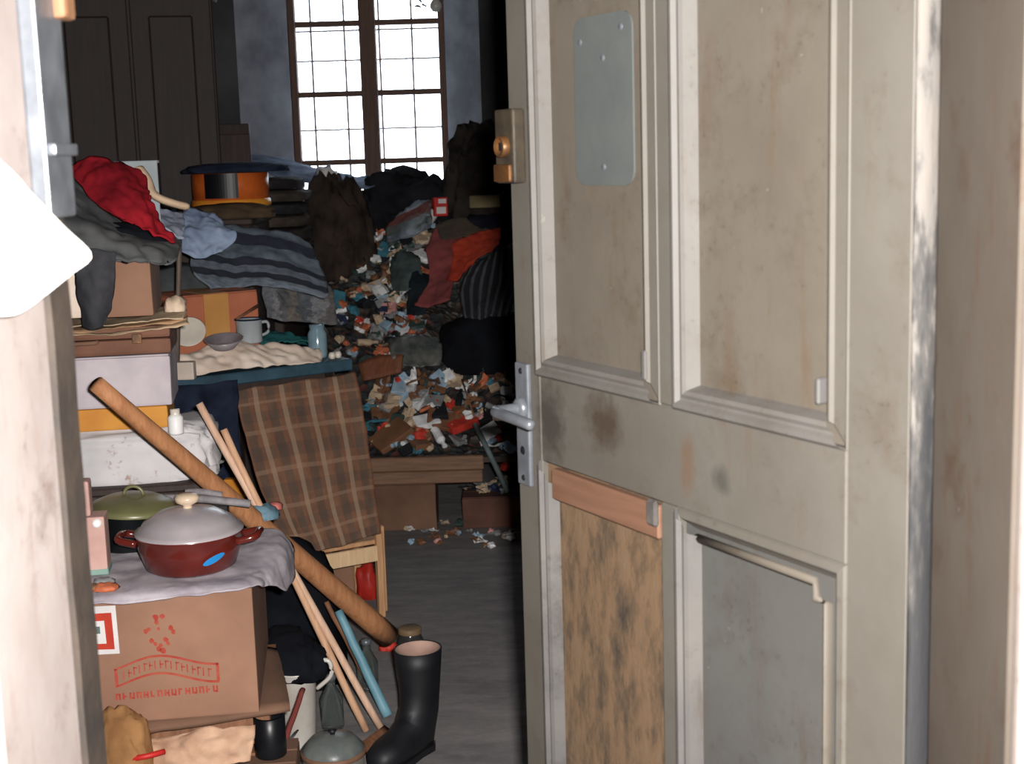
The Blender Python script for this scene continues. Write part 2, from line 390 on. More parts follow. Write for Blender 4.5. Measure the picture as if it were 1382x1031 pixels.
box('keep_bridge', 0.016, 0.026, 0.066, 0.138, 1.462, 1.474, m_metal, tl, 0.003, 2)
box('top_block', 0.002, 0.03, 0.118, 0.155, 1.595, 1.75, wood('bracket_wood', (150, 108, 76), (110, 76, 52)), tl, 0.006, 2)
for z in (1.515, 0.86):
    lathe('nail_head', [(0, 0.004), (0.005, 0.003), (0.007, 0)], m_card_d, tl, 10, Matrix.Translation((0.0, -0.055, z)) @ Matrix.Rotation(math.pi / 2, 4, 'Y'))
tr_ = struct(empty('trim_2', (OR, 1.3, 0)), 'grey brown painted door jamb on the hinge side')
box('lining', 0.0, 0.05, WY - 1.3, 0.098, 0, OT, m_jr, tr_, 0.003)
box('rebate', 0.035, 0.05, 0.098, 0.16, 0, OT, m_edge, tr_)
th = struct(empty('trim_3', (0, 1.3, OT)), 'top lining of the doorway'); box('lining', OL - 0.05, OR + 0.05, WY - 1.3, 0.16, 0, 0.05, m_jr, th)
m_cas = door_paint('pale_casing_paint', (170, 160, 154), (146, 134, 128), (106, 80, 64), 0.5)
for nm, xa, xb in (('trim_4', OL - 0.13, OL - 0.012), ('trim_5', OR + 0.002, OR + 0.13)):
    c = struct(box(nm, xa, xb, WY - 0.022, WY, 0, OT + 0.1, m_cas, None, 0.008, 3), 'pale painted architrave on the hall side')
struct(box('trim_6', OL - 0.012, OR + 0.002, WY - 0.022, WY, OT + 0.0, OT + 0.1, m_cas, None, 0.006, 2), 'pale painted architrave above the doorway')

# ------------------------------------------------------------------ the door
ANG = math.radians(61.3); DW, DT = 0.848, 0.04
GREY = ((108, 104, 97), (95, 90, 82), (78, 64, 51))
m_door = door_paint('olive_grey_door_paint', *GREY, 0.5, stains=[(0.60, 1.075, 0.055, 0.05, 0.75, (62, 46, 34)), (0.745, 1.05, 0.05, 0.075, 0.75, (54, 50, 46)), (0.40, 1.05, 0.02, 0.05, 0.5, (108, 78, 54)), (0.33, 1.045, 0.022, 0.022, 0.6, (60, 60, 56))])
m_panel = door_paint('worn_panel_paint', (110, 103, 93), (97, 90, 80), (78, 64, 48), 0.6)
m_mould = door_paint('pale_moulding_paint', (116, 113, 109), (102, 98, 93), (80, 70, 58), 0.45)
def bare_board():
    t = NT('stripped_board'); mp = t.node('ShaderNodeMapping'); t.link(t.co(), mp.inputs[0]); mp.inputs['Scale'].default_value = (2.4, 1, 1)
    a = t.noise(9, 9, 0.75, vec=mp.outputs[0]); b = t.noise(5, 8, 0.7)
    c = t.ramp(a, [(0.32, lin((44, 38, 33))), (0.44, lin((82, 66, 49))), (0.54, lin((106, 83, 60))), (0.64, lin((104, 86, 66))), (0.72, lin((124, 112, 98)))])
    c = t.mix(t.ramp(b, [(0.56, (0, 0, 0)), (0.7, (0.7, 0.7, 0.7))]), c, lin((66, 60, 52)))
    t.color(c); t.b.inputs['Roughness'].default_value = 0.8; t.bump(a, 0.5, 0.006); return t.m
m_bare = bare_board(); m_strip = wood('orange_strip_wood', (116, 84, 65), (100, 70, 52), 6, (12, 1, 1))
door = struct(empty('door_1', (0.4138, 1.41, 0.0), math.pi - ANG), 'open panelled door with worn olive grey paint')
U = dict(a=0.106, b=0.421, c=0.462, d=0.774)
Z0, ZB, ZL0, ZL1, ZT, Z1 = 0.012, 0.20, 0.990, 1.122, 1.905, 2.04
def dpart(name, u0, u1, z0, z1, y0=-DT, y1=0.0, m=m_door, bev=0.0025): return box(name, u0, u1, y0, y1, z0, z1, m, door, bev)
# hinge stile with a wavering chipped edge
dpart('stile', 0.0125, U['a'], Z0, Z1); dpart('stile', U['d'], DW, Z0, Z1)
bm = bmesh.new(); n = 90; rows = []
for k in range(n + 1):
    z = Z0 + (Z1 - Z0) * k / n; w = 0.006 * noise.noise(Vector((z * 6, 2, 0))) + 0.005 * noise.noise(Vector((z * 19, 4, 0)))
    rows.append([bm.verts.new(p) for p in ((0.0127, 0.0, z), (0.0105 + w * 0.25, 0.001, z), (0.007 + w * 0.6, 0.0045, z), (0.003 + w * 0.5, 0.001, z), (0.002, -0.03, z), (0.0127, -DT, z))])
for a, b in zip(rows, rows[1:]):
    for k in range(5): bm.faces.new((a[k], a[k + 1], b[k + 1], b[k]))
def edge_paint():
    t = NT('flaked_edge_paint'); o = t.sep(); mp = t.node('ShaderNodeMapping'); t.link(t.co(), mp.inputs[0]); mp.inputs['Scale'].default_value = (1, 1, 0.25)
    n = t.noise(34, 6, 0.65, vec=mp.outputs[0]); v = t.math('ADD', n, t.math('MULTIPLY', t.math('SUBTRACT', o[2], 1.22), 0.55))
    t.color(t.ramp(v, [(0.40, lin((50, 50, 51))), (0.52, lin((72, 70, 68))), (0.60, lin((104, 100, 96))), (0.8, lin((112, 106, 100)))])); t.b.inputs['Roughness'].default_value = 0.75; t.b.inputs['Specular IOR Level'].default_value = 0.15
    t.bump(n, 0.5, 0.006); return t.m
m_chip = door_paint('chipped_edge_paint', (112, 108, 104), (88, 87, 88), (60, 58, 57), 0.8)
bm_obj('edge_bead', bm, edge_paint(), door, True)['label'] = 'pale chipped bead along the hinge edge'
for nm, za, zb in (('bottom_rail', Z0, ZB), ('lock_rail', ZL0, ZL1), ('top_rail', ZT, Z1)): dpart(nm, U['a'], U['d'], za, zb)
for za, zb in ((ZB, ZL0), (ZL1, ZT)): dpart('muntin', U['b'], U['c'], za, zb)
def moulding(name, u0, u1, z0, z1, prof, m, sides='lrbt'):
    bm = bmesh.new(); loops = []
    for off, y in prof: loops.append([bm.verts.new(p) for p in ((u0 + off, y, z0 + off), (u1 - off, y, z0 + off), (u1 - off, y, z1 - off), (u0 + off, y, z1 - off))])
    for a, b in zip(loops, loops[1:]):
        for k, s in enumerate('brtl'):
            if s in sides: bm.faces.new((a[k], a[(k + 1) % 4], b[(k + 1) % 4], b[k]))
    for v in [v for v in bm.verts if not v.link_faces]: bm.verts.remove(v)
    return bm_obj(name, bm, m, door)
PR = [(-0.002, -0.002), (0.0, 0.006), (0.004, 0.011), (0.010, 0.012), (0.014, 0.006), (0.017, 0.006), (0.022, 0.009), (0.027, 0.006), (0.034, -0.014)]
PR3 = [(-0.002, -0.002), (0.0, 0.001), (0.002, 0.0), (0.004, -0.003), (0.024, -0.003), (0.027, 0.002), (0.031, 0.001), (0.034, -0.014)]  # hinge-side mouldings: shade of facing away put into flatter shape and duller colour
PR2 = [(-0.002, -0.002), (0.001, 0.003), (0.010, 0.004), (0.016, -0.004), (0.024, -0.012)]
dpart('panel', U['c'], U['d'], ZL1, ZT, -0.028, -0.012, m_panel, 0); moulding('moulding', U['c'], U['d'], ZL1, ZT, PR, m_mould, 'rbt'); moulding('moulding', U['c'], U['d'], ZL1, ZT, PR3, m_door, 'l')
dpart('panel', U['a'], U['b'], ZL1, ZT, -0.028, -0.012, m_panel, 0); moulding('moulding', U['a'], U['b'], ZL1, ZT, PR, m_mould, 'rbt'); moulding('moulding', U['a'], U['b'], ZL1, ZT, PR3, m_door, 'l')
dpart('panel', U['a'], U['b'], ZB, ZL0, -0.028, -0.012, door_paint('grey_lower_panel_paint', (94, 93, 90), (82, 81, 78), (68, 62, 56), 0.5), 0)
moulding('moulding', U['a'], U['b'], ZB, ZL0, PR2, m_door, "lbt"); moulding("moulding", U["a"], U["b"], ZB, ZL0, PR, m_chip, "r")
# raised bead with a stepped corner on the lower panel
bd = [(0.395, 0, 0.955), (0.165, 0, 0.955), (0.165, 0, 0.935), (0.145, 0, 0.935), (0.145, 0, 0.25)]
tube('bead', [(x, -0.010, z) for x, y, z in bd], 0.006, m_panel, door, 6)
# stripped lower panel with a nailed strip
b = dpart('panel', U['c'], U['d'], ZB, ZL0, -0.028, -0.010, m_bare, 0); b['label'] = 'stripped brown board filling the lower panel'
moulding('moulding', U['c'], U['d'], ZB, ZL0, PR, m_chip, 'r')
bm = bmesh.new(); add_box(bm, 0.462, 0.742, -0.012, 0.004, 0.938, 0.985, 0.003)
bm_obj('nailed_strip', bm, m_strip, door)['label'] = 'bare orange wood strip nailed over the panel'
box('broken_corner', 0.462, 0.486, 0.0, 0.009, 0.955, 0.992, mat('grey_torn_paint', (84, 80, 76), (60, 56, 54), 30, 0.8, 0.4), door, 0.004)
box('corner_splinter', 0.488, 0.498, -0.013, 0.004, 1.150, 1.19, m_chip, door, 0.002)
box('corner_splinter', 0.150, 0.157, -0.013, 0.002, 1.165, 1.195, m_chip, door, 0.002)
# pale patch with rounded corners screwed to the upper panel
bm = bmesh.new(); add_box(bm, 0.527, 0.672, -0.0125, -0.0095, 1.405, 1.632)
es = [e for e in bm.edges if abs(e.verts[0].co.x - e.verts[1].co.x) < 1e-6 and abs(e.verts[0].co.z - e.verts[1].co.z) < 1e-6]
bmesh.ops.bevel(bm, geom=es, offset=0.022, segments=6, affect='EDGES', profile=0.5)
pt = bm_obj('patch_plate', bm, mat('blue_grey_plate', (86, 90, 88), (79, 83, 82), 9, 0.5, 0.1), door); pt['label'] = 'rounded blue grey plate where a sign was'
for (x, z) in ((0.598, 1.575), (0.60, 1.43), (0.553, 1.612), (0.655, 1.6)):
    lathe('screw', [(0, 0.0015), (0.004, 0.0012), (0.005, 0)], m_metal, pt, 10, Matrix.Translation((x, -0.0095, z)) @ Matrix.Rotation(-math.pi / 2, 4, 'X'))
# rim lock
m_brass = mat('dirty_brass', (116, 78, 44), (62, 46, 34), 25, 0.4, 0.2, metal=0.4)
rl = box('rim_lock', 0.797, 0.853, 0.0, 0.022, 1.408, 1.517, mat('painted_lock_case', (66, 58, 46), (42, 37, 33), 20, 0.5, 0.2), door, 0.004, 2); rl['label'] = 'dark rim lock with a brass cylinder'
lathe('cylinder', [(0.016, 0), (0.016, 0.010), (0.013, 0.012), (0.011, 0.006), (0, 0.006)], m_brass, rl, 20, Matrix.Translation((0.822, 0.022, 1.462)) @ Matrix.Rotation(-math.pi / 2, 4, 'X'))
box('key_slot', 0.820, 0.824, 0.026, 0.031, 1.456, 1.468, m_iron, rl)
box('lock_foot', 0.803, 0.852, 0.018, 0.027, 1.410, 1.436, m_brass, rl, 0.003, 2)
# lever handle on a long plate
hp_ = box('handle_plate', 0.800, 0.838, 0.0, 0.008, 0.945, 1.136, m_metal, door, 0.003, 2); hp_['label'] = 'long steel handle plate'
tube('lever', catmull([(0.819, 0.006, 1.066), (0.819, 0.045, 1.066), (0.812, 0.056, 1.066), (0.780, 0.058, 1.066), (0.735, 0.054, 1.063), (0.712, 0.050, 1.06)], 22), [0.009] * 8 + [0.0085] * 13 + [0.006], m_metal, hp_, 12)
lathe('collar', [(0.017, 0), (0.017, 0.006), (0.011, 0.010), (0.0, 0.010)], m_metal, hp_, 18, Matrix.Translation((0.819, 0.008, 1.066)) @ Matrix.Rotation(-math.pi / 2, 4, 'X'))
for z in (0.957, 1.124): lathe('screw', [(0, 0.002), (0.004, 0.0015), (0.005, 0)], m_iron, hp_, 10, Matrix.Translation((0.819, 0.008, z)) @ Matrix.Rotation(-math.pi / 2, 4, 'X'))
lathe('keyhole', [(0, 0.001), (0.006, 0.001), (0.007, 0)], m_iron, hp_, 12, Matrix.Translation((0.819, 0.008, 1.0)) @ Matrix.Rotation(-math.pi / 2, 4, 'X'))
for z in (0.3, 1.75):
    bm = bmesh.new(); add_tube(bm, [(0.0, 0.008, z), (0.0, 0.008, z + 0.11)], 0.007, 10); bm_obj('hinge', bm, m_iron, door, True)

# sheet of paper stuck to the jamb, its corner standing out into the opening
pa = cloth('paper_notice', [[at(-30, 190, 1.19), at(20, 235, 1.20), at(52, 268, 1.215)], [at(-34, 240, 1.187), at(25, 272, 1.20), at(88, 306, 1.215)],
                            [at(-40, 290, 1.185), at(30, 310, 1.20), at(124, 344, 1.215)], [at(-45, 360, 1.185), at(22, 368, 1.195), at(97, 370, 1.21)],
                            [at(-50, 420, 1.185), at(15, 425, 1.19), at(66, 396, 1.205)]], mat('bright_white_paper', (246, 243, 238), (236, 232, 226), 6, 0.7, 0.05), 16, 16, 0.002, 5, 1, 0.0012, edge=0.001)
T(pa, 'white sheet of paper pinned to the pale door jamb with its corner sticking out', 'paper')

# ------------------------------------------------------------------ furniture in the room
def place_box(name, c, sx, sy, sz, rz, m, label, cat='box', group=None, bulge=0.004, flaps=True, tape=None, bev=0.006):
    """a cardboard box: body, four closed top flaps with a seam, optional tape; c = base centre"""
    e = empty(name, c, rz, label, cat, group)
    bm = bmesh.new(); add_box(bm, -sx / 2, sx / 2, -sy / 2, sy / 2, 0, sz - 0.004, bev, 2)
    bmesh.ops.subdivide_edges(bm, edges=[x for x in bm.edges if x.calc_length() > 0.08], cuts=4, use_grid_fill=True)
    for v in bm.verts: v.co += Vector((noise.noise(v.co * 9 + Vector(c)), noise.noise(v.co * 9 - Vector(c)), 0)) * bulge
    bm_obj('body', bm, m, e)
    if flaps:
        for s in (-1, 1):
            y0, y1 = (-sy / 2 + 0.002, -0.002) if s < 0 else (0.002, sy / 2 - 0.002)
            box('flap', -sx / 2 + 0.002, sx / 2 - 0.002, y0, y1, sz - 0.004, sz, m, e, 0.0012)
    if tape:
        tx, tw = tape
        bm = bmesh.new(); add_box(bm, tx - tw / 2, tx + tw / 2, -sy / 2 - bulge - 0.002, -sy / 2 + 0.001, 0.01, sz - 0.002); add_box(bm, tx - tw / 2, tx + tw / 2, -sy / 2 - bulge - 0.002, sy / 2, sz, sz + 0.0012)
        bm_obj('tape', bm, m_tape, e)
    return e

# wardrobe
wd = empty('wardrobe', (-1.573, 6.05, 0), math.radians(12), 'tall dark brown wooden wardrobe against the far wall', 'wardrobe')
m_ward = wood('wardrobe_wood', (50, 38, 34), (33, 26, 25))
box('carcass', -0.30, 0.36, -0.27, 0.30, 0.06, 2.15, m_ward, wd, 0.006); box('plinth', -0.28, 0.34, -0.25, 0.28, 0, 0.06, m_wood_d, wd)
box('cornice', -0.31, 0.39, -0.31, 0.31, 2.15, 2.22, m_wood_d, wd, 0.015, 3)
for a, b_ in ((-0.29, 0.025), (0.035, 0.35)):
    d = box('door', a, b_, -0.292, -0.27, 0.08, 2.13, m_ward, wd, 0.004)
    bm = bmesh.new(); add_box(bm, a + 0.07, b_ - 0.07, -0.302, -0.290, 1.15, 2.04, 0.008); add_box(bm, a + 0.07, b_ - 0.07, -0.302, -0.290, 0.17, 1.05, 0.008); bm_obj('raised_panel', bm, m_ward, d)
lathe('knob', [(0.008, 0), (0.007, 0.012), (0.014, 0.018), (0.012, 0.026), (0, 0.028)], m_brass, wd, 14, Matrix.Translation((0.055, -0.292, 1.1)) @ Matrix.Rotation(math.pi / 2, 4, 'X'))
# board leaning in the corner between wardrobe and window
lb = empty('leaning_board', (-1.25, 6.70, 0), 0, 'dark brown board leaning against the wall between wardrobe and window', 'board')
box('panel', -0.10, 0.06, -0.02, 0.0, 0, 1.63, wood('dark_red_board', (70, 48, 48), (44, 32, 34)), lb, 0.004); box('top_batten', -0.10, 0.06, -0.035, -0.02, 1.58, 1.63, m_wood_d, lb, 0.003)

# table with teal edge
TA = math.radians(35); TL = Vector((-1.04, 4.25, 0)); TX = Vector((math.cos(TA), math.sin(TA), 0)); TY = Vector((-math.sin(TA), math.cos(TA), 0))
def tab(u, v, z=0.80): return TL + TX * u + TY * v + Vector((0, 0, z))
m_teal = mat('dark_teal_paint', (58, 88, 102), (42, 64, 78), 12, 0.55, 0.2)
tb = empty('table', TL, TA, 'old table with a dark teal painted top edge under heaped clothes', 'table')
box('tabletop', 0.0, 0.63, 0.0, 0.78, 0.762, 0.80, m_teal, tb, 0.004); box('apron', 0.05, 0.58, 0.04, 0.06, 0.67, 0.762, m_wood_d, tb); box('apron', 0.05, 0.58, 0.72, 0.74, 0.67, 0.762, m_wood_d, tb)
for x in (0.05, 0.54):
    for y in (0.04, 0.70): box('leg', x, x + 0.04, y, y + 0.04, 0, 0.762, m_wood_d, tb, 0.004)

# low stool under the blanket's lower edge
st = empty('stool', (-0.572, 4.42, 0), math.radians(30), 'low pale wooden stool standing under the hem of the plaid blanket', 'stool')
for (x, y, t_) in ((0.075, -0.135, 0), (0.105, -0.085, 0), (-0.13, -0.10, 0), (-0.13, 0.12, 0), (0.105, 0.12, 0)):
    box('leg', x - 0.011, x + 0.011, y - 0.011, y + 0.011, 0, (0.285 if x > 0 and y < 0 else 0.240), m_wood_l, st, 0.003)
box('seat', -0.15, 0.085, -0.13, 0.14, 0.240, 0.255, m_wood_l, st, 0.003)
box('rail', -0.14, 0.065, -0.150, -0.138, 0.190, 0.240, wood('cream_board', (226, 196, 156), (200, 164, 122)), st, 0.002)

# plaid blanket hanging off the table over the stool
m_plaid = plaid()
pb = pxcloth('plaid_blanket', [
    [(318, 527, 4.365), (372, 519, 4.43), (428, 511, 4.50), (480, 503, 4.565)],
    [(326, 570, 4.335), (380, 562, 4.395), (436, 555, 4.46), (490, 548, 4.50)],
    [(345, 640, 4.27), (398, 630, 4.31), (450, 622, 4.36), (500, 615, 4.40)],
    [(368, 700, 4.22), (414, 695, 4.25), (460, 680, 4.27), (507, 670, 4.31)],
    [(396, 752, 4.185), (432, 744, 4.19), (474, 732, 4.22), (514, 718, 4.265)]], m_plaid, nu=48, nv=56, wr=0.007, fq=6, seed=2, thick=0.006, fold=(2.2, 0.5))
T(pb, 'brown plaid wool blanket hanging below the table edge over the stool', 'blanket')
# dark cloth hanging from the table's other end
nb = pxcloth('navy_cloth', [[(232, 522, 4.20), (280, 517, 4.27), (322, 512, 4.33)], [(236, 570, 4.18), (280, 565, 4.25), (322, 560, 4.31)], [(245, 640, 4.17), (285, 640, 4.22), (326, 635, 4.29)], [(262, 700, 4.15), (300, 700, 4.2), (336, 690, 4.25)], [(270, 760, 4.1), (310, 765, 4.15), (345, 760, 4.2)]], m_navy, wr=0.012, fq=8, seed=4, fold=(2, 0.8))
T(nb, 'dark navy cloth hanging below the table beside the thin sticks', 'cloth')
# boxes and oddments under the table and stool
place_box('cardboard_box', (-0.63, 4.66, 0), 0.20, 0.18, 0.10, 0.5, m_card, 'brown cardboard box on the floor under the stool, bottom one', 'box')
place_box('shoe_box', (-0.63, 4.66, 0.10), 0.19, 0.12, 0.08, 0.45, m_card, 'small brown box lying on top of the box under the stool', 'box')
rd = bundle('red_bag', (-0.505, 4.55, 0), (0.035, 0.03, 0.11), mat('red_plastic', (176, 44, 34), (150, 34, 26), 9, 0.5, 0), 0.2, 2.2, 17, 3, flat=0.0); T(rd, 'crumpled bright red bag behind the stool leg', 'bag')

# low platform carrying the rubbish
m_plank = wood('dusty_plank', (132, 98, 74), (96, 70, 52), 6, (12, 1, 1))
pf = empty('low_platform', (-0.25, 5.42, 0), 0, 'low wooden platform with a wide dusty front plank holding the rubbish', 'platform')
box('front_plank', -0.335, 0.13, -0.045, -0.02, 0.240, 0.296, m_plank, pf, 0.004); box('front_plank', -0.33, 0.125, -0.042, -0.018, 0.188, 0.238, m_plank, pf, 0.004)
box('deck', -0.68, 0.66, -0.018, 1.32, 0.262, 0.284, m_wood_d, pf)
for x in (-0.60, 0.60):
    for y in (0.45, 1.25): box('post', x, x + 0.05, y, y + 0.05, 0, 0.262, m_wood_d, pf)
place_box('cardboard_box', (-0.435, 5.49, 0), 0.245, 0.20, 0.186, 0.0, m_card_d, 'flat brown cardboard box under the front plank beside the gap', 'box')
place_box('cardboard_box', (-0.06, 5.49, 0), 0.30, 0.20, 0.125, 0.0, mat('red_brown_card', (104, 70, 58), (80, 54, 46), 6, 0.9, 0.1), 'low red-brown cardboard box under the rubbish beside the door', 'box')

# ------------------------------------------------------------------ the rubbish heap
PROF = [(5.38, 0.285), (5.44, 0.292), (5.52, 0.33), (5.66, 0.42), (5.76, 0.49), (5.82, 0.61), (5.95, 0.69), (6.15, 0.84), (6.40, 1.06), (6.58, 1.20), (6.76, 1.26)]
def prof(y):
    if y <= PROF[0][0]: return PROF[0][1]
    for (a, b), (c, d) in zip(PROF, PROF[1:]):
        if y <= c: return b + (d - b) * (y - a) / (c - a)
    return PROF[-1][1]
HPX0, HPX1, HPY0, HPY1 = -0.925, 0.46, 5.405, 6.74
def heap_z(x, y):
    z = prof(y + 0.05 * noise.noise(Vector((x * 4, 3, 0)))); q = Vector((x * 6, y * 6, 0.7)); k = min(1.0, (y - 5.40) / 0.25)
    h = z + k * (0.055 * noise.noise(q) + 0.035 * noise.noise(q * 2.3) + 0.02 * noise.noise(q * 5))
    if x < -0.6 and y < 6.1: h -= 0.0
    e = min(1.0, max(0.0, (x - HPX0) / 0.07)); return max(0.285, 0.285 + (h - 0.285) * (0.25 + 0.75 * e))
NX, NY = 130, 130; vs = []; fs = []
for j in range(NY + 1):
    for i in range(NX + 1):
        x = HPX0 + (HPX1 - HPX0) * i / NX; y = HPY0 + (HPY1 - HPY0) * j / NY; z = heap_z(x, y)
        if i in (0, NX) or j in (0, NY): z = 0.285
        vs.append((x, y, z))
for j in range(NY):
    for i in range(NX): a = j * (NX + 1) + i; fs.append((a, a + 1, a + NX + 2, a + NX + 1))
me = bpy.data.meshes.new('rubbish_heap'); me.from_pydata(vs, [], fs)
def heap_mat():
    t = NT('mixed_dark_rubbish'); v = t.node('ShaderNodeTexVoronoi', Scale=34.0); t.link(t.co(), v.inputs['Vector'])
    s = t.n.new('ShaderNodeSeparateColor'); t.link(v.outputs['Color'], s.inputs[0])
    c = t.ramp(s.outputs[0], [(0.0, lin((34, 32, 32))), (0.25, lin((62, 52, 44))), (0.45, lin((40, 48, 50))), (0.6, lin((92, 68, 50))), (0.72, lin((58, 66, 66))), (0.85, lin((120, 112, 104))), (0.93, lin((104, 48, 36))), (1.0, lin((150, 148, 146)))])
    c.node.color_ramp.interpolation = 'CONSTANT'
    t.color(t.mix(t.noise(20, 4), c, (0.012, 0.012, 0.014, 1))); t.b.inputs['Roughness'].default_value = 0.85
    t.bump(v.outputs['Distance'], 0.8, 0.03); return t.m
hp = link_mesh('rubbish_heap', me, heap_mat(), None, False); hp['kind'] = 'stuff'; T(hp, 'dark matted rubbish filling the low platform', 'rubbish')
def onheap(px, py):
    r = ray(px, py); y = 5.30
    while y < 6.9:
        p = Vector((0, 0, EYE)) + r * (y / r.y)
        z = heap_z(p.x, p.y) if (HPY0 <= y <= HPY1 and HPX0 < p.x < HPX1) else 0.0
        if p.z <= z: return p
        y += 0.006
    return at(px, py, 6.7)
def heap_normal(p):
    e = 0.02; return Vector((heap_z(p.x - e, p.y) - heap_z(p.x + e, p.y), heap_z(p.x, p.y - e) - heap_z(p.x, p.y + e), 2 * e)).normalized()

# scraps: a few shared shapes, every scrap an object of its own
def proto(name, fn):
    bm = bmesh.new(); fn(bm); bmesh.ops.recalc_face_normals(bm, faces=bm.faces); me = bpy.data.meshes.new(name); bm.to_mesh(me); bm.free(); me.materials.append(m_white); return me
def sheet(seed, sx, sy, curl):
    def fn(bm):
        n = 5; g = []; rr = random.Random(seed)
        for s in (0, 1):
            g.append([[bm.verts.new(((i / n - .5) * sx * (1 + 0.25 * noise.noise(Vector((i, j, seed)))), (j / n - .5) * sy * (1 + 0.25 * noise.noise(Vector((j, i, seed + 9)))), curl * noise.noise(Vector((i * .7, j * .7, seed * 3.3))) + curl * 0.6 * (i / n - .5) ** 2 * 4 - s * 0.0018)) for i in range(n + 1)] for j in range(n + 1)])
        a, b = g
        for j in range(n):
            for i in range(n):
                bm.faces.new((a[j][i], a[j][i + 1], a[j + 1][i + 1], a[j + 1][i])); bm.faces.new((b[j][i], b[j + 1][i], b[j + 1][i + 1], b[j][i + 1]))
        ring = [(0, i) for i in range(n)] + [(j, n) for j in range(n)] + [(n, i) for i in range(n, 0, -1)] + [(j, 0) for j in range(n, 0, -1)]
        for k in range(len(ring)):
            (j0, i0), (j1, i1) = ring[k], ring[(k + 1) % len(ring)]; bm.faces.new((a[j0][i0], b[j0][i0], b[j1][i1], a[j1][i1]))
    return fn
def ball(seed, r):
    def fn(bm):
        bmesh.ops.create_icosphere(bm, subdivisions=2, radius=r)
        for v in bm.verts: q = v.co / r * 1.7 + Vector((seed * 4, 0, 0)); v.co *= 0.9 + 0.5 * noise.noise(q) - 0.25 * abs(noise.noise(q * 2.5)); v.co.z *= 0.75
    return fn
def bottle_fn(r, h):
    return lambda bm: add_lathe(bm, [(0, 0), (r, 0), (r, h * .62), (r * .45, h * .78), (r * .45, h * .93), (r * .55, h * .93), (r * .55, h), (0, h)], 12, Matrix.Translation((0, h / 2, 0.0)) @ Matrix.Rotation(math.pi / 2, 4, 'X'))
def strip_fn(seed, L, w):
    def fn(bm):
        pts = catmull([(-L / 2, 0, 0), (-L / 5, 0.02 * math.sin(seed), 0.012), (L / 5, -0.015, 0.004), (L / 2, 0.02, 0.01)], 9); add_tube(bm, pts, w, 6, 0.25)
    return fn
KIND = {
    'paper_scrap': ([proto('paper_scrap', sheet(s, a, b_, 0.02)) for s, a, b_ in ((1, .085, .06), (2, .07, .05), (3, .10, .055), (4, .06, .06))], 'torn {c} paper scrap', 'paper'),
    'paper_ball': ([proto('paper_ball', ball(s, .028)) for s in (1, 2, 3)], 'crumpled {c} wrapper', 'wrapper'),
    'packet': ([proto('packet', lambda bm: add_box(bm, -.028, .028, -.043, .043, -.011, .011, .003, 2)), proto('packet', lambda bm: add_box(bm, -.04, .04, -.03, .03, -.012, .012, .003, 2))], 'small {c} packet', 'packet'),
    'plastic_bottle': ([proto('plastic_bottle', bottle_fn(.018, .10)), proto('plastic_bottle', bottle_fn(.014, .085))], 'little {c} bottle lying', 'bottle'),
    'ribbon_scrap': ([proto('ribbon_scrap', strip_fn(s, .13, .008)) for s in (1, 2)], 'curled {c} strip of wrapping', 'strip'),
}
SCOL = {'white': (212, 214, 218), 'pale blue': (140, 164, 182), 'turquoise': (58, 112, 128), 'grey': (122, 124, 124), 'dark green': (48, 66, 62), 'red': (176, 52, 40), 'orange': (168, 92, 62), 'beige': (176, 154, 128), 'brown': (110, 76, 54), 'black': (26, 28, 32), 'navy': (38, 46, 70), 'pink': (186, 134, 130), 'yellow': (196, 158, 66)}
SCOL = {k: tuple(min(244, v * 1.13 + 3) for v in c) for k, c in SCOL.items()}
def scrap_mat(c): return mat('scrap_' + c.replace(' ', '_'), SCOL[c], tuple(v * 0.82 for v in SCOL[c]), 30, 0.6, 0.1)
rng = random.Random(11)
def scrap(px, py, kind, c, where, s=1.0, rz=None, tilt=0.35, lift=0.008, p=None, flat=None):
    meshes, lab, cat = KIND[kind]; p = p or onheap(px, py); n = flat or heap_normal(p)
    o = bpy.data.objects.new(kind, meshes[rng.randrange(len(meshes))]); COL.objects.link(o)
    q = Vector((0, 0, 1)).rotation_difference((n * (1 - tilt * 0.5) + Vector((0, 0, 0.3))).normalized())
    e = Euler((rng.uniform(-tilt, tilt), rng.uniform(-tilt, tilt), rng.uniform(0, 6.28) if rz is None else rz)).to_quaternion()
    o.rotation_mode = 'QUATERNION'; o.rotation_quaternion = q @ e; o.location = p + n * lift; o.scale = (s, s, s)
    o.material_slots[0].link = 'OBJECT'; o.material_slots[0].material = scrap_mat(c)
    if where in (UP, LO): where = min(ZONES[where], key=lambda z: (z[0] - px) ** 2 + (z[1] - py) ** 2)[2]
    size = 'tiny ' if s < 0.7 else ('large ' if s > 1.15 else ''); l = (size + lab.format(c=c).replace('small ', '' if size else 'small ').replace('little ', '' if size else 'little ') + ' ' + where); T(o, l, cat, l); return o
UP, LO = 'on the upper slope of the rubbish heap', 'on the lower step of the rubbish heap'
ZONES = {UP: [(455, 345, 'beside the brown clothes pile'), (515, 340, 'under the plastic bag on the heap'), (575, 335, 'beside the mauve garment'), (560, 400, 'in the hollow below the mauve garment'), (455, 400, 'beside the striped blanket'), (460, 440, 'behind the end of the table'), (505, 390, 'in the middle of the upper heap'), (520, 435, 'at the foot of the upper heap'), (565, 460, 'beside the black bag')],
         LO: [(505, 520, 'beside the plaid blanket on the lower step'), (560, 515, 'at the back of the lower step'), (640, 520, 'under the black bag'), (520, 590, 'behind the end of the front plank'), (590, 595, 'just behind the front plank'), (580, 555, 'in the middle of the lower step'), (665, 570, 'around the wire ring'), (640, 600, 'beside the grey pipe')]}
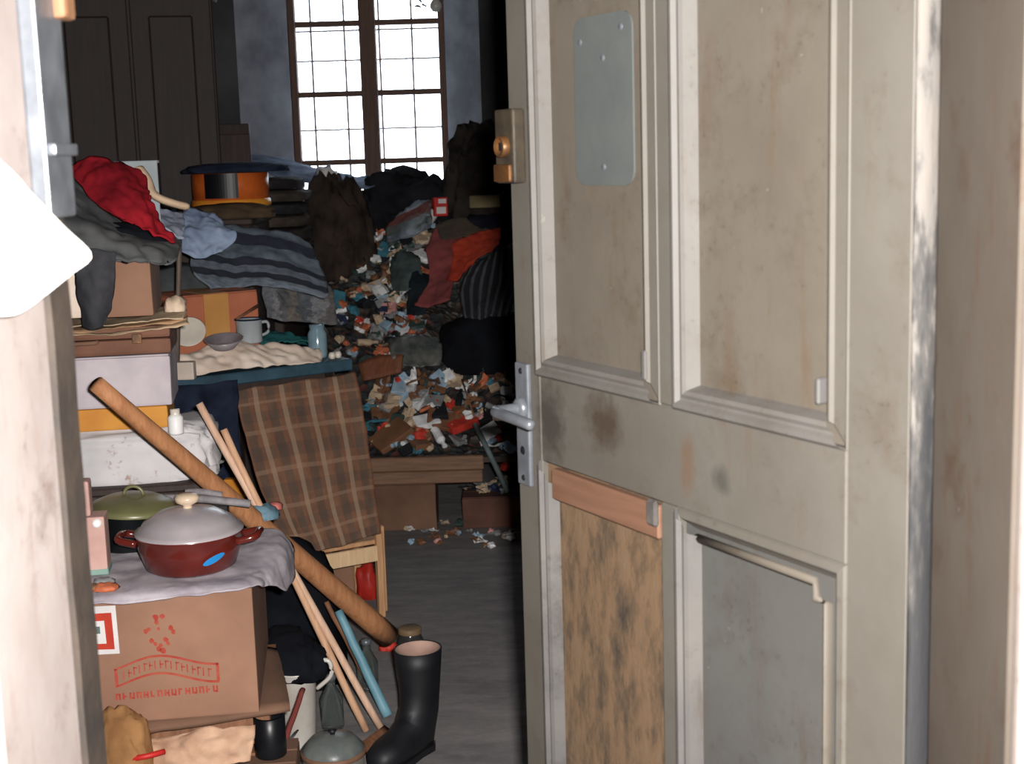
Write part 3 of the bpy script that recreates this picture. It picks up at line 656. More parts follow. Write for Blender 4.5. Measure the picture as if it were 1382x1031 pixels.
# the ones that can be made out one by one
for a in ((447, 350, 'paper_ball', 'red', 1.3), (456, 345, 'packet', 'orange', .9), (488, 345, 'paper_ball', 'beige', 1.6), (505, 352, 'paper_ball', 'white', 1.3), (520, 338, 'packet', 'turquoise', 1.0), (514, 355, 'paper_scrap', 'yellow', 0.9),
          (480, 365, 'paper_scrap', 'white', 1.1), (500, 372, 'paper_ball', 'grey', 1.0), (540, 366, 'ribbon_scrap', 'white', 1.2), (562, 345, 'packet', 'white', 1.2), (548, 372, 'paper_ball', 'dark green', 2.2), (505, 392, 'paper_ball', 'pale blue', 1.1),
          (485, 393, 'paper_ball', 'orange', .7), (500, 388, 'paper_ball', 'red', .6), (487, 400, 'paper_ball', 'turquoise', .7), (523, 392, 'paper_scrap', 'white', 2.0), (512, 402, 'paper_scrap', 'pale blue', 1.5), (538, 402, 'paper_scrap', 'white', 1.2),
          (526, 418, 'packet', 'pink', .9), (476, 420, 'paper_ball', 'turquoise', 1.1), (458, 432, 'paper_ball', 'navy', 1.2), (489, 443, 'packet', 'white', 1.0), (528, 436, 'packet', 'pale blue', 1.0), (545, 436, 'packet', 'pale blue', 1.0), (556, 428, 'paper_ball', 'red', .7),
          (532, 448, 'paper_ball', 'red', .8), (546, 448, 'packet', 'white', .9), (558, 448, 'paper_ball', 'orange', .8), (508, 452, 'paper_scrap', 'grey', 1.2), (462, 412, 'paper_ball', 'orange', 1.1), (575, 352, 'paper_ball', 'white', 1.0), (573, 375, 'paper_ball', 'pale blue', .5)):
    scrap(a[0], a[1], a[2], a[3], UP, a[4])
for a in ((552, 516, 'paper_scrap', 'white', 1.3), (542, 522, 'packet', 'pale blue', 1.1), (595, 516, 'packet', 'pale blue', 1.1), (582, 508, 'paper_scrap', 'brown', 1.6), (612, 512, 'paper_scrap', 'beige', 1.2), (620, 524, 'paper_ball', 'white', .9), (640, 535, 'paper_ball', 'white', .6),
          (540, 533, 'packet', 'pale blue', 1.2), (556, 545, 'paper_scrap', 'white', 2.2), (583, 549, 'paper_ball', 'white', .6), (575, 570, 'packet', 'white', 1.2), (598, 570, 'packet', 'brown', 1.6), (622, 572, 'packet', 'red', 1.5), (606, 558, 'ribbon_scrap', 'orange', 1.0), (618, 558, 'paper_ball', 'red', .6),
          (593, 593, 'plastic_bottle', 'white', 1.35), (567, 590, 'paper_ball', 'red', 1.2), (530, 592, 'packet', 'brown', 2.0), (650, 565, 'paper_ball', 'pink', .8), (672, 560, 'paper_ball', 'grey', 1.5), (662, 598, 'paper_scrap', 'pale blue', 1.0), (682, 632, 'paper_ball', 'red', .9), (555, 572, 'paper_ball', 'beige', 1.2), (520, 540, 'paper_scrap', 'beige', 1.4), (512, 572, 'ribbon_scrap', 'turquoise', 1.4)):
    scrap(a[0], a[1], a[2], a[3], LO, a[4])
cu = ['white'] * 4 + ['pale blue'] * 3 + ['grey'] * 6 + ['dark green'] * 4 + ['beige'] * 4 + ['brown'] * 5 + ['black'] * 4 + ['red', 'turquoise', 'navy', 'orange']
for k in range(130):
    kind = rng.choice(['paper_scrap'] * 4 + ['paper_ball'] * 4 + ['packet'] * 2 + ['ribbon_scrap', 'plastic_bottle'])
    px = rng.uniform(445, 600); py = rng.uniform(300 if px > 500 else 330, 478)
    if px > 575 and py > 320: px -= 50
    scrap(px, py, kind, rng.choice(cu), UP, rng.uniform(0.55, 1.25))
cl = ['white'] * 3 + ['pale blue'] * 2 + ['grey'] * 5 + ['dark green'] * 4 + ['beige'] * 4 + ['brown'] * 7 + ['black'] * 4 + ['red'] * 2 + ['turquoise', 'orange']
for k in range(120):
    kind = rng.choice(['paper_scrap'] * 4 + ['paper_ball'] * 4 + ['packet'] * 3 + ['ribbon_scrap', 'plastic_bottle'])
    scrap(rng.uniform(495, 692), rng.uniform(505, 610), kind, rng.choice(cl), LO, rng.uniform(0.5, 1.15))
FLW = 'on the floor in front of the low platform'
for k in range(30):
    px, py = rng.uniform(545, 695), rng.choice((rng.uniform(716, 728), rng.uniform(716, 740))); p = atz(px, py, 0.004)
    if p.y > 5.37: p.y = 5.36
    scrap(0, 0, rng.choice(['paper_scrap'] * 4 + ['ribbon_scrap', 'paper_ball']), rng.choice(['white'] * 2 + ['grey'] * 3 + ['pale blue', 'beige', 'brown', 'brown', 'pink']), FLW, rng.uniform(.35, .8), p=p, flat=Vector((0, 0, 1)), tilt=0.1)
for k in range(16):
    px = rng.uniform(595, 690); p = at(px, rng.uniform(655, 690), 5.44); p.z = max(p.z, 0.14)
    p = Vector((p.x, rng.uniform(5.41, 5.55), 0.133)) if p.x > -0.2 else Vector((p.x, 5.42, 0.01))
    if p.x > 0.05: continue
    scrap(0, 0, rng.choice(['paper_scrap', 'paper_ball', 'ribbon_scrap']), rng.choice(['grey', 'white', 'black', 'dark green', 'beige', 'navy']), 'on the low red-brown box beside the door', rng.uniform(.6, 1.1), p=p, flat=Vector((0, 0, 1)), tilt=0.2)

# clothes and bags on the heap
def heapcloth(name, rows, m, lift=0.035, **kw):
    return cloth(name, [[(lambda p: p + (heap_normal(p) * 0.5 + Vector((0, -0.5, 0.3))) * (q[2] if len(q) > 2 else lift))(onheap(q[0], q[1])) for q in r] for r in rows], m, **kw)
m_mauve = fabric('mauve_red_cloth', (148, 78, 76), (112, 56, 56)); m_rust = fabric('rust_red_cloth', (178, 66, 44), (140, 48, 34))
def rib():
    t = NT('ribbed_grey_knit'); o = t.sep('UV'); w = t.math('SINE', t.math('MULTIPLY', o[0], 75.0))
    t.color(t.ramp(w, [(0.1, lin((26, 28, 34))), (0.7, lin((74, 76, 84)))])); t.b.inputs['Roughness'].default_value = 1; t.bump(w, 0.6, 0.01); return t.m
bb = bundle('black_bag', onheap(640, 505) + Vector((0.03, 0.12, 0.0)), (0.18, 0.14, 0.22), m_black, 0.12, 2.0, 5, flat=0.05); T(bb, 'bulging black bag at the foot of the clothes on the rubbish heap', 'bag')
rk = heapcloth('ribbed_sweater', [[(640, 372, .10), (690, 350, .12), (740, 350, .12)], [(632, 410, .12), (685, 395, .14), (740, 390, .14)], [(626, 455, .14), (680, 460, .17), (740, 455, .17)]], rib(), wr=0.012, fq=8, seed=7, thick=0.008)
T(rk, 'dark grey ribbed sweater hanging below the rust red cloth', 'sweater')
mv = heapcloth('mauve_cloth', [[(596, 318, .08), (622, 316, .09), (650, 322, .09)], [(584, 350, .09), (606, 350, .10), (630, 352, .11)], [(575, 390, .09), (594, 392, .12), (612, 392, .13)], [(568, 428, .09), (584, 430, .12), (600, 426, .13)]], m_mauve, wr=0.012, fq=10, seed=8); T(mv, 'mauve red garment draped over the rubbish heap beside the rust cloth', 'garment')
gk = heapcloth('khaki_collar', [[(600, 322, .12), (630, 318, .13), (664, 340, .14)], [(598, 342, .13), (632, 346, .15), (672, 350, .15)]], fabric('khaki_wool', (92, 80, 66), (66, 58, 50)), nv=14, wr=0.01, fq=10, seed=12); T(gk, 'khaki grey cloth strip lying above the rust red cloth', 'cloth')
rc = heapcloth('rust_cloth', [[(608, 350, .15), (640, 345, .16), (678, 342, .17)], [(606, 372, .16), (640, 370, .18), (678, 362, .19)], [(600, 404, .15), (634, 408, .18), (652, 388, .19)]], m_rust, wr=0.012, fq=11, seed=9); T(rc, 'rust red cloth with ragged lower edge lying on the sweater', 'cloth')
nk = bundle('navy_knit', onheap(650, 332) + Vector((0.03, 0.0, -0.02)), (0.17, 0.13, 0.14), fabric('dark_navy_knit', (34, 36, 48), (18, 20, 28)), 0.12, 2.4, 3, flat=0.1); T(nk, 'dark navy knitted bundle on top of the rubbish heap', 'clothes')
pk = heapcloth('plastic_bag', [[(545, 298, .07), (572, 284, .09), (596, 276, .09)], [(530, 318, .08), (562, 308, .11), (592, 296, .10)], [(522, 334, .05), (552, 334, .08), (584, 322, .08)]], stripes('striped_plastic', [(0, (150, 164, 178)), (0.18, (168, 178, 190)), (0.3, (138, 74, 62)), (0.58, (112, 118, 112)), (0.85, (150, 160, 172))], 1, 0.35), nu=24, nv=24, wr=0.012, fq=14, seed=10, thick=0.002); T(pk, 'crumpled pale blue and brown plastic bag near the top of the heap', 'bag')
rp = empty('cigarette_carton', onheap(595, 297) + Vector((0.0, -0.04, 0.02)), 0.3, 'red and white carton standing at the top of the rubbish heap', 'carton')
m_redc = mat('carton_red', (190, 40, 36), (160, 32, 30), 14, 0.5, 0.05)
box('body', -0.032, 0.032, -0.02, 0.02, 0, 0.085, m_redc, rp, 0.003); box('white_face', -0.022, 0.022, -0.0215, -0.019, 0.012, 0.042, m_white, rp); box('white_top_label', -0.012, 0.024, -0.0215, -0.019, 0.058, 0.078, m_white, rp)
cp = lathe('white_cup', [(0, 0), (0.022, 0), (0.028, 0.06), (0.026, 0.06), (0.021, 0.004), (0, 0.004)], m_white, None, 18, Matrix.Rotation(0.5, 4, 'Y')); cp.location = onheap(584, 305) + Vector((0, -0.03, 0.01)); T(cp, 'small white cup tipped beside the red carton', 'cup')
sb = empty('clear_bottle', onheap(501, 328) + Vector((0, -0.02, -0.01)), 0, 'slim dark glass bottle with a pale label standing in the rubbish', 'bottle')
lathe('glass_body', [(0, 0), (0.020, 0), (0.021, 0.05), (0.008, 0.08), (0.007, 0.11), (0.009, 0.11), (0.009, 0.118), (0, 0.118)], mat('dark_bottle_glass', (40, 56, 60), (30, 40, 44), 9, 0.1, 0, spec=0.6), sb, 16); lathe('label', [(0.0215, 0.012), (0.0222, 0.013), (0.0222, 0.042), (0.0215, 0.043)], m_white, sb, 16)
gr_ = heapcloth('green_grey_rag', [[(530, 352, .05), (548, 350, .06), (566, 352, .05)], [(530, 375, .05), (548, 374, .07), (568, 376, .06)], [(534, 398, .04), (550, 398, .05), (566, 396, .04)]], fabric('green_grey_cotton', (84, 96, 94), (58, 68, 68)), nu=20, nv=20, wr=0.012, fq=14, seed=13); T(gr_, 'green-grey rag in the middle of the upper heap beside the mauve garment', 'rag')
bt_ = heapcloth('black_jersey', [[(556, 378, .05), (568, 376, .06), (582, 380, .05)], [(552, 405, .05), (566, 405, .06), (578, 408, .05)], [(550, 430, .04), (562, 432, .05), (574, 430, .04)]], fabric('teal_black_jersey', (36, 46, 52), (22, 28, 34)), nu=20, nv=20, wr=0.012, fq=14, seed=14); T(bt_, 'blackish teal jersey hanging below the green-grey rag', 'jersey')
gs_ = heapcloth('grey_plastic_sheet', [[(528, 462, .05), (560, 460, .06), (592, 464, .05)], [(532, 482, .06), (562, 480, .07), (594, 482, .06)], [(540, 500, .05), (566, 500, .06), (592, 500, .05)]], mat('grey_plastic', (104, 104, 98), (66, 72, 72), 18, 0.4, 0.1), nu=24, nv=18, wr=0.014, fq=12, seed=15, thick=0.002); T(gs_, 'grey plastic sheet between the upper heap and the lower step', 'plastic')
bb_ = heapcloth('brown_board', [[(486, 498, .05), (518, 490, .06), (546, 486, .05)], [(492, 520, .05), (520, 516, .05), (545, 508, .05)]], wood('red_brown_board', (128, 76, 48), (96, 56, 36)), nu=8, nv=6, wr=0.001, fq=5, seed=16, thick=0.014, edge=0.001); T(bb_, 'red-brown board lying across the back of the lower step', 'board')
# leaning tube and wire ring at the edge of the lower step
gp = tube('grey_pipe', [at(641, 572, 5.47), at(686, 664, 5.33)], 0.011, mat('grey_pipe_metal', (122, 136, 136), (92, 104, 104), 12, 0.5, 0.05), None, 12); T(gp, 'grey metal tube leaning over the front of the rubbish by the door', 'pipe')
c0 = onheap(672, 558) + Vector((0, -0.05, 0.03)); wr_ = tube('wire_ring', [c0 + Vector((0.055 * math.cos(a), 0.01 * math.sin(a * 2), 0.055 * math.sin(a))) for a in [k * 6.283 / 28 for k in range(28)]], 0.004, m_iron, None, 6, 1, True); T(wr_, 'dark wire ring standing in the rubbish behind the door handle', 'ring')
rod = tube('thin_rod', [onheap(624, 520) + Vector((0, -0.03, 0.03)), onheap(641, 568) + Vector((0, -0.04, 0.02))], 0.004, m_wood_m, None, 6); T(rod, 'thin brown rod leaning across the lower step of rubbish', 'rod')

# ------------------------------------------------------------------ things on the table
def clear_glass():
    if 'cg' not in _M:
        t = NT('clear_bottle_glass'); t.b.inputs['Base Color'].default_value = (0.45, 0.5, 0.48, 1); t.b.inputs['Roughness'].default_value = 0.05; t.b.inputs['Transmission Weight'].default_value = 0.92; _M['cg'] = t.m
    return _M['cg']
ob = place_box('cardboard_box', tab(0.245, 0.31, 0.80), 0.30, 0.22, 0.235, TA, m_card_o, 'orange-brown cardboard box with a taped seam standing on the table', 'box', tape=(0.0, 0.085))
# crumpled white cloth with crockery at the table's front edge
wc = cloth('white_tablecloth', [[tab(0.05, 0.18, .815), tab(0.22, 0.19, .84), tab(0.38, 0.17, .83), tab(0.56, 0.14, .82)],
                               [tab(0.05, 0.10, .855), tab(0.20, 0.11, .895), tab(0.36, 0.10, .87), tab(0.55, 0.08, .835)],
                               [tab(0.045, 0.05, .835), tab(0.20, 0.05, .865), tab(0.36, 0.045, .845), tab(0.54, 0.04, .82)],
                               [tab(0.05, 0.012, .806), tab(0.20, 0.010, .810), tab(0.34, 0.010, .808), tab(0.52, 0.008, .806)]], m_cream, nu=64, nv=36, wr=0.020, fq=8.5, seed=21, thick=0.004)
T(wc, 'crumpled cream cloth spread along the front edge of the table', 'cloth')
m_enam = mat('cream_enamel', (222, 214, 200), (200, 190, 176), 9, 0.3, 0.05, spec=0.5)
def dish(name, c, r, h, m, label, tilt=(0, 0), cat='bowl'):
    o = lathe(name, [(0, 0), (r * .55, 0), (r * .6, 0.004), (r, h), (r * .95, h), (r * .55, 0.008), (0, 0.007)], m, None, 28, Matrix.Rotation(tilt[0], 4, 'X') @ Matrix.Rotation(tilt[1], 4, 'Y')); o.location = c; return T(o, label, cat)
dish('bowl', tab(0.19, 0.025, .872), 0.062, 0.03, mat('grey_enamel', (150, 142, 146), (120, 112, 116), 12, 0.35, 0.05), 'shallow grey bowl lying in the folds of the cream cloth', (0.2, 0))
dish('saucer', tab(0.12, 0.135, .885), 0.055, 0.014, m_enam, 'cream saucer leaning on the crumpled cloth before the taped box', (0.9, 0.1), 'saucer')
mg = empty('enamel_mug', tab(0.33, 0.14, .872), TA, 'pale grey enamel mug on the cream cloth beside the taped box', 'mug')
m_mug = mat('mug_enamel', (170, 176, 178), (146, 152, 156), 9, 0.3, 0.05, spec=0.5)
lathe('body', [(0, 0), (0.040, 0), (0.042, 0.004), (0.042, 0.072), (0.044, 0.075), (0.040, 0.075), (0.039, 0.006), (0, 0.006)], m_mug, mg); lathe('rim', [(0.041, 0.073), (0.0455, 0.074), (0.0455, 0.079), (0.040, 0.079)], m_navy, mg)
tube('handle', catmull([(0.040, 0, 0.062), (0.066, 0, 0.060), (0.068, 0, 0.03), (0.041, 0, 0.018)], 14), 0.005, m_mug, mg, 8)
kn = tube('wooden_spoon', [tab(0.28, 0.12, .955), tab(0.40, 0.20, .985)], [0.006, 0.009], m_wood_m, None, 8, 0.6); T(kn, 'brown wooden spoon resting across the enamel mug', 'spoon')
tg = cloth('teal_rag', [[tab(0.36, 0.26, .84), tab(0.48, 0.27, .86), tab(0.60, 0.24, .83)], [tab(0.36, 0.20, .87), tab(0.47, 0.20, .89), tab(0.60, 0.18, .85)], [tab(0.38, 0.15, .86), tab(0.48, 0.14, .868), tab(0.60, 0.12, .835)]], fabric('teal_cloth', (40, 96, 96), (26, 66, 70)), nu=26, nv=20, wr=0.014, fq=18, seed=23); T(tg, 'teal rag lying behind the cream cloth on the table', 'rag')
for k, (u, v) in enumerate(((0.575, 0.04), (0.60, 0.045))):
    s_ = lathe('white_bead', [(0, 0), (0.009, 0.002), (0.012, 0.012), (0.009, 0.022), (0, 0.024)], m_enam, None, 14); s_.location = tab(u, v, .80 + 0.0); T(s_, 'small white round bead at the corner of the table', 'bead', 'white beads at the corner of the table')
gb = empty('glass_jar', tab(0.565, 0.12, .80), 0, 'pale blue glass jar at the end of the table beside the teal rag', 'jar')
lathe('body', [(0, 0), (0.030, 0), (0.032, 0.01), (0.032, 0.08), (0.024, 0.095), (0.026, 0.11), (0.0, 0.11)], mat('pale_glass', (134, 158, 170), (110, 134, 146), 12, 0.15, 0, spec=0.6), gb, 20)
# bundles and the striped blanket behind
bn = bundle('clothes_bundle', tab(0.20, 0.60, .80), (0.27, 0.17, 0.30), fabric('grey_flannel', (88, 92, 92), (60, 62, 66)), 0.12, 2.0, 31, flat=0.0, rz=TA); T(bn, 'big bundle of grey clothes piled on the table under the striped blanket', 'clothes')
pt_ = stripes('blotched_print', [(0, (122, 124, 130)), (0.12, (150, 150, 150)), (0.25, (112, 110, 112)), (0.4, (140, 128, 118)), (0.55, (104, 108, 114)), (0.7, (150, 150, 152)), (0.85, (118, 112, 110))], 0, wob=0.5)
pb2 = pxcloth('printed_cloth', [[(352, 372, 4.86), (395, 372, 4.95), (448, 384, 5.02)], [(356, 400, 4.82), (398, 402, 4.90), (452, 408, 4.98)], [(362, 428, 4.80), (400, 434, 4.86), (456, 438, 4.95)]], pt_, wr=0.012, fq=12, seed=33, thick=0.006); T(pb2, 'faded grey printed cloth hanging below the striped blanket', 'cloth')
m_str = stripes('striped_blanket_wool', [(0.0, (124, 138, 154)), (0.12, (50, 54, 78)), (0.30, (126, 142, 156)), (0.48, (44, 46, 64)), (0.56, (136, 146, 160)), (0.66, (42, 44, 58)), (0.76, (140, 152, 166))], 1)
sb2 = pxcloth('striped_blanket', [[(268, 300, 5.02), (320, 306, 5.08), (375, 312, 5.12), (418, 328, 5.15)],
                                 [(262, 320, 4.92), (312, 324, 4.98), (372, 330, 5.02), (428, 350, 5.06)],
                                 [(258, 342, 4.80), (308, 348, 4.86), (372, 352, 4.92), (440, 374, 4.98)],
                                 [(262, 366, 4.72), (308, 372, 4.78), (372, 374, 4.84), (444, 396, 4.92)],
                                 [(285, 388, 4.70), (320, 386, 4.76), (370, 386, 4.82), (440, 402, 4.90)]], m_str, nu=44, nv=40, wr=0.013, fq=8, seed=34, thick=0.008); T(sb2, 'blue grey blanket with dark navy stripes thrown over the bundle', 'blanket')
lb_ = pxcloth('light_blue_shirt', [[(208, 278, 4.62), (250, 280, 4.64), (285, 288, 4.66)], [(214, 300, 4.55), (258, 300, 4.56), (306, 304, 4.58)], [(226, 322, 4.50), (262, 322, 4.50), (320, 318, 4.54)], [(246, 342, 4.47), (266, 346, 4.46), (300, 340, 4.50)]], fabric('light_blue_cotton', (150, 166, 190), (116, 132, 160)), wr=0.016, fq=14, seed=35); T(lb_, 'pale blue shirt crumpled on the pile beside the striped blanket', 'shirt')
dbn = bundle('clothes_bundle', tab(-0.03, 0.56, .80), (0.16, 0.15, 0.31), fabric('slate_wool', (70, 76, 82), (46, 50, 56)), 0.13, 2.2, 36, flat=0.0, rz=TA); T(dbn, 'slate grey bundle of clothes on the table under the pale blue shirt', 'clothes')
sk = tube('wooden_stake', [tab(0.03, 0.03, 0.80), at(243, 280, 4.30)], 0.017, wood('grey_stake_wood', (120, 104, 92), (88, 76, 68)), None, 10, 0.5); T(sk, 'flat grey wooden stake standing upright beside the pale blue shirt', 'stake')
cr = bundle('crumpled_paper', Vector((at(236, 402, 3.5).x, 3.5, 1.09)), (0.024, 0.022, 0.032), fabric('cream_wrapping', (222, 200, 176), (170, 146, 124)), 0.3, 2.5, 37, 3); T(cr, 'small crumpled cream paper on the suitcase beside the plain box', 'paper')

# ------------------------------------------------------------------ dresser, drum and blankets further back
ch = empty('chest_of_drawers', (-1.10, 5.52, 0), 0, 'dark chest of drawers behind the table carrying the orange drum', 'chest')
box('carcass', -0.26, 0.14, -0.22, 0.20, 0, 1.22, m_wood_d, ch, 0.006); box('top', -0.28, 0.15, -0.24, 0.21, 1.22, 1.245, m_wood_d, ch, 0.005)
for k in range(4):
    d = box('drawer', -0.245, 0.125, -0.236, -0.22, 0.06 + k * 0.29, 0.33 + k * 0.29, m_wood_d, ch, 0.005)
    lathe('knob', [(0.008, 0), (0.007, 0.010), (0.014, 0.016), (0, 0.024)], m_brass, d, 12, Matrix.Translation((-0.06, -0.236, 0.2 + k * 0.29)) @ Matrix.Rotation(math.pi / 2, 4, 'X'))
cb = bundle('brown_cushion', (-1.05, 5.36, 1.245), (0.16, 0.09, 0.055), fabric('brown_corduroy', (86, 70, 54), (56, 46, 38)), 0.1, 2.0, 41); T(cb, 'flat brown cushion on the chest below the orange drum', 'cushion')
dr = empty('orange_drum', (-1.065, 5.50, 1.285), 0, 'round orange tin drum with a black band and yellow base rim', 'drum')
m_or = mat('orange_lacquer', (196, 98, 40), (160, 70, 30), 9, 0.35, 0.03, spec=0.5)
lathe('body', [(0, 0.02), (0.146, 0.02), (0.146, 0.125), (0.140, 0.128), (0, 0.128)], m_or, dr, 40); lathe('base_rim', [(0, 0), (0.150, 0.0), (0.153, 0.008), (0.150, 0.026), (0.146, 0.028)], mat('yellow_enamel', (220, 150, 50), (206, 120, 40), 9, 0.35, 0.03, spec=0.5), dr, 40)
bm = bmesh.new()
ang = [math.radians(a) for a in range(-120, -64, 4)]
for r0, r1 in ((0.1475, 0.1475),):
    lo = [bm.verts.new((r0 * math.cos(a), r0 * math.sin(a), 0.034)) for a in ang]; hi = [bm.verts.new((r1 * math.cos(a), r1 * math.sin(a), 0.127)) for a in ang]
    for k in range(len(ang) - 1): bm.faces.new((lo[k], lo[k + 1], hi[k + 1], hi[k]))
bm_obj('black_label', bm, mat('black_lacquer', (18, 18, 24), (12, 12, 16), 9, 0.4, 0), dr)
dk = bundle('dark_pillow', (-1.05, 5.52, 1.415), (0.19, 0.14, 0.035), m_navy, 0.12, 2.2, 42); T(dk, 'flat dark navy pillow lying on top of the orange drum', 'pillow')
# blanket chest by the window with folded blankets
bx = empty('blanket_chest', (-1.02, 6.18, 0), 0, 'dark wooden chest under the window carrying folded blankets', 'chest')
box('body', -0.08, 0.09, -0.42, 0.40, 0, 1.05, m_wood_d, bx, 0.006); box('lid', -0.09, 0.10, -0.43, 0.41, 1.05, 1.08, m_wood_d, bx, 0.005)
zc = 1.08
for k, (w, c) in enumerate(((0.15, (64, 58, 52)), (0.14, (50, 46, 44)), (0.145, (74, 66, 58)), (0.135, (46, 46, 50)), (0.14, (66, 60, 54)), (0.13, (44, 42, 44)))):
    h = 0.05; o = bundle('folded_blanket', (-0.985 + 0.01 * math.sin(k * 2), 5.98, zc), (w, 0.17, h * 0.62), fabric('blanket_wool_%d' % k, c), 0.05, 2.2, 50 + k, 4, 0.45, 0.5)
    zc += 0.052; T(o, ('dull brown', 'charcoal', 'grey-brown', 'slate', 'taupe', 'blackish')[k] + ' folded blanket in the stack on the chest, ' + ('lowest', 'second from the bottom', 'third from the bottom', 'third from the top', 'second from the top', 'topmost')[k], 'blanket', 'folded blankets on the chest')
bh = bundle('brown_clothes_pile', (-0.78, 6.42, 0.92), (0.175, 0.16, 0.42), fabric('brown_tweed', (64, 54, 46), (36, 31, 29)), 0.17, 2.8, 61, 5, 1.0, flat=0.0); T(bh, 'pile of brown tweed clothes heaped beneath the window between blankets and rubbish', 'clothes')
bh2 = bundle('black_clothes_pile', (-0.45, 6.62, 0.95), (0.30, 0.14, 0.40), fabric('black_wool', (34, 34, 38), (18, 18, 22)), 0.15, 2.8, 62, 5, flat=0.0); T(bh2, 'black heap of clothes against the wall under the window', 'clothes')
bh3 = bundle('dark_coat_pile', (-0.10, 6.60, 1.0), (0.20, 0.15, 0.53), fabric('dark_brown_wool', (52, 46, 42), (28, 25, 25)), 0.17, 2.8, 63, 5, flat=0.0); T(bh3, 'dark brown coats heaped up to the side of the window', 'clothes')
kh = box('khaki_carton', -0.04, 0.10, -0.03, 0.03, 0, 0.055, mat('khaki_card', (116, 104, 74), (92, 82, 60), 9, 0.8, 0.1), None, 0.005, 2); kh.location = at(655, 280, 6.38) ; T(kh, 'small khaki carton on the dark coats beside the door edge', 'carton')
bc = pxcloth('slate_blue_cloth', [[(340, 208, 6.86), (385, 214, 6.86), (425, 226, 6.86), (470, 236, 6.86), (520, 238, 6.86)], [(335, 216, 6.70), (380, 224, 6.68), (425, 236, 6.66), (468, 246, 6.64), (515, 244, 6.66)], [(345, 226, 6.60), (380, 240, 6.56), (420, 248, 6.54), (480, 256, 6.52), (510, 250, 6.56)]], fabric('slate_blue_cotton', (96, 106, 124), (62, 70, 86)), nu=44, nv=20, wr=0.010, fq=9, seed=64); T(bc, 'slate blue cloth spread along the window sill', 'cloth')
cw = bundle('white_rag', at(440, 244, 6.72), (0.045, 0.04, 0.06), m_white, 0.3, 2.6, 65, 3); T(cw, 'small crumpled white rag on the window sill', 'rag')
# globe lamp and dried sprig hanging in front of the window's top corner
gl_ = empty('hanging_bulb', at(588, 8, 6.86), 0, 'pale glass bulb hanging on a cord before the top of the window', 'bulb')
lathe('glass', [(0, -0.03), (0.018, -0.026), (0.028, -0.008), (0.028, 0.008), (0.014, 0.030), (0.012, 0.036), (0, 0.036)], mat('milky_glass', (170, 168, 162), (150, 146, 140), 9, 0.25, 0), gl_, 18); lathe('holder', [(0, 0.03), (0.014, 0.03), (0.015, 0.06), (0.006, 0.07), (0, 0.07)], m_iron, gl_, 14)
tube('cord', [(0, 0, 0.068), (0, -0.02, ZC - gl_.location.z)], 0.003, m_black, gl_, 6)
sp = empty('dried_sprig', at(566, -20, 6.85), 0, 'dark dried leafy sprig hanging in front of the window', 'sprig')
tube('stem', catmull([(0, 0, ZC - sp.location.z), (0.0, 0, 0.1), (0.01, 0, 0.0), (0.03, 0, -0.10)], 16), 0.003, m_wood_d, sp, 6)
rl_ = random.Random(8); m_leaf = mat('dry_leaf', (46, 46, 42), (30, 30, 28), 9, 0.8, 0.1)
lf = proto('leaf', lambda bm: add_tube(bm, [(0, 0, 0), (0.012, 0, 0.004), (0.026, 0, 0.002), (0.038, 0, -0.006)], [0.001, 0.010, 0.009, 0.001], 6, 0.2)); lf.materials.clear(); lf.materials.append(m_leaf)
for k in range(26):
    o = bpy.data.objects.new('leaf', lf); COL.objects.link(o); o.parent = sp; z = rl_.uniform(-0.11, 0.16); o.location = (0.03 * max(0, -z) * 8 * 0.4, 0, z); o.rotation_euler = (rl_.uniform(-1, 1), rl_.uniform(-1.2, 1.2), rl_.uniform(0, 6.28)); o.scale = (rl_.uniform(.7, 1.3),) * 3

# ------------------------------------------------------------------ tower of boxes beside the doorway
RT = math.radians(9)
cu_ = empty('low_cupboard', (-1.10, 3.56, 0), RT, 'low dark cupboard under the tower of boxes', 'cupboard')
box('carcass', -0.30, 0.31, -0.16, 0.20, 0, 0.645, m_wood_d, cu_, 0.005); box('top', -0.31, 0.32, -0.175, 0.205, 0.645, 0.665, m_wood_d, cu_, 0.004)
for a in (-0.295, 0.008): d = box('door', a, a + 0.297, -0.178, -0.16, 0.03, 0.635, m_wood_d, cu_, 0.004); lathe('knob', [(0.007, 0), (0.007, 0.01), (0.013, 0.016), (0, 0.022)], m_brass, d, 12, Matrix.Translation((-0.02 if a < -0.1 else 0.03, -0.178, 0.4)) @ Matrix.Rotation(math.pi / 2, 4, 'X'))
# flat white sack with brown stamps
def sack_mat():
    t = NT('stamped_white_sack'); n = t.noise(18, 6, 0.7); b = t.noise(6, 3)
    c = t.ramp(b, [(0.3, lin((176, 174, 176))), (0.7, lin((210, 206, 206)))]); k = t.ramp(n, [(0.60, (0, 0, 0)), (0.66, (1, 1, 1))])
    t.color(t.mix(t.math('MULTIPLY', k, 0.7), c, lin((150, 112, 84)))); t.b.inputs['Roughness'].default_value = 0.85; t.bump(n, 0.2, 0.004); return t.m
sk2 = bundle('flour_sack', (-1.015, 3.575, 0.665), (0.24, 0.14, 0.088), sack_mat(), 0.10, 1.8, 71, 5, 0.5, 0.6, RT); T(sk2, 'flat white sack with brown stamps lying under the yellow carton', 'sack')
yb = place_box('yellow_carton', (-1.03, 3.56, 0.800), 0.30, 0.22, 0.060, RT, mat('yellow_card', (206, 146, 62), (186, 122, 50), 8, 0.7, 0.05), 'flat yellow carton between the white sack and the lilac box', 'carton', bulge=0.002)
wbp = empty('white_bottle', (-0.838, 3.44, 0.79), 0, 'small white plastic bottle standing beside the yellow carton', 'bottle')
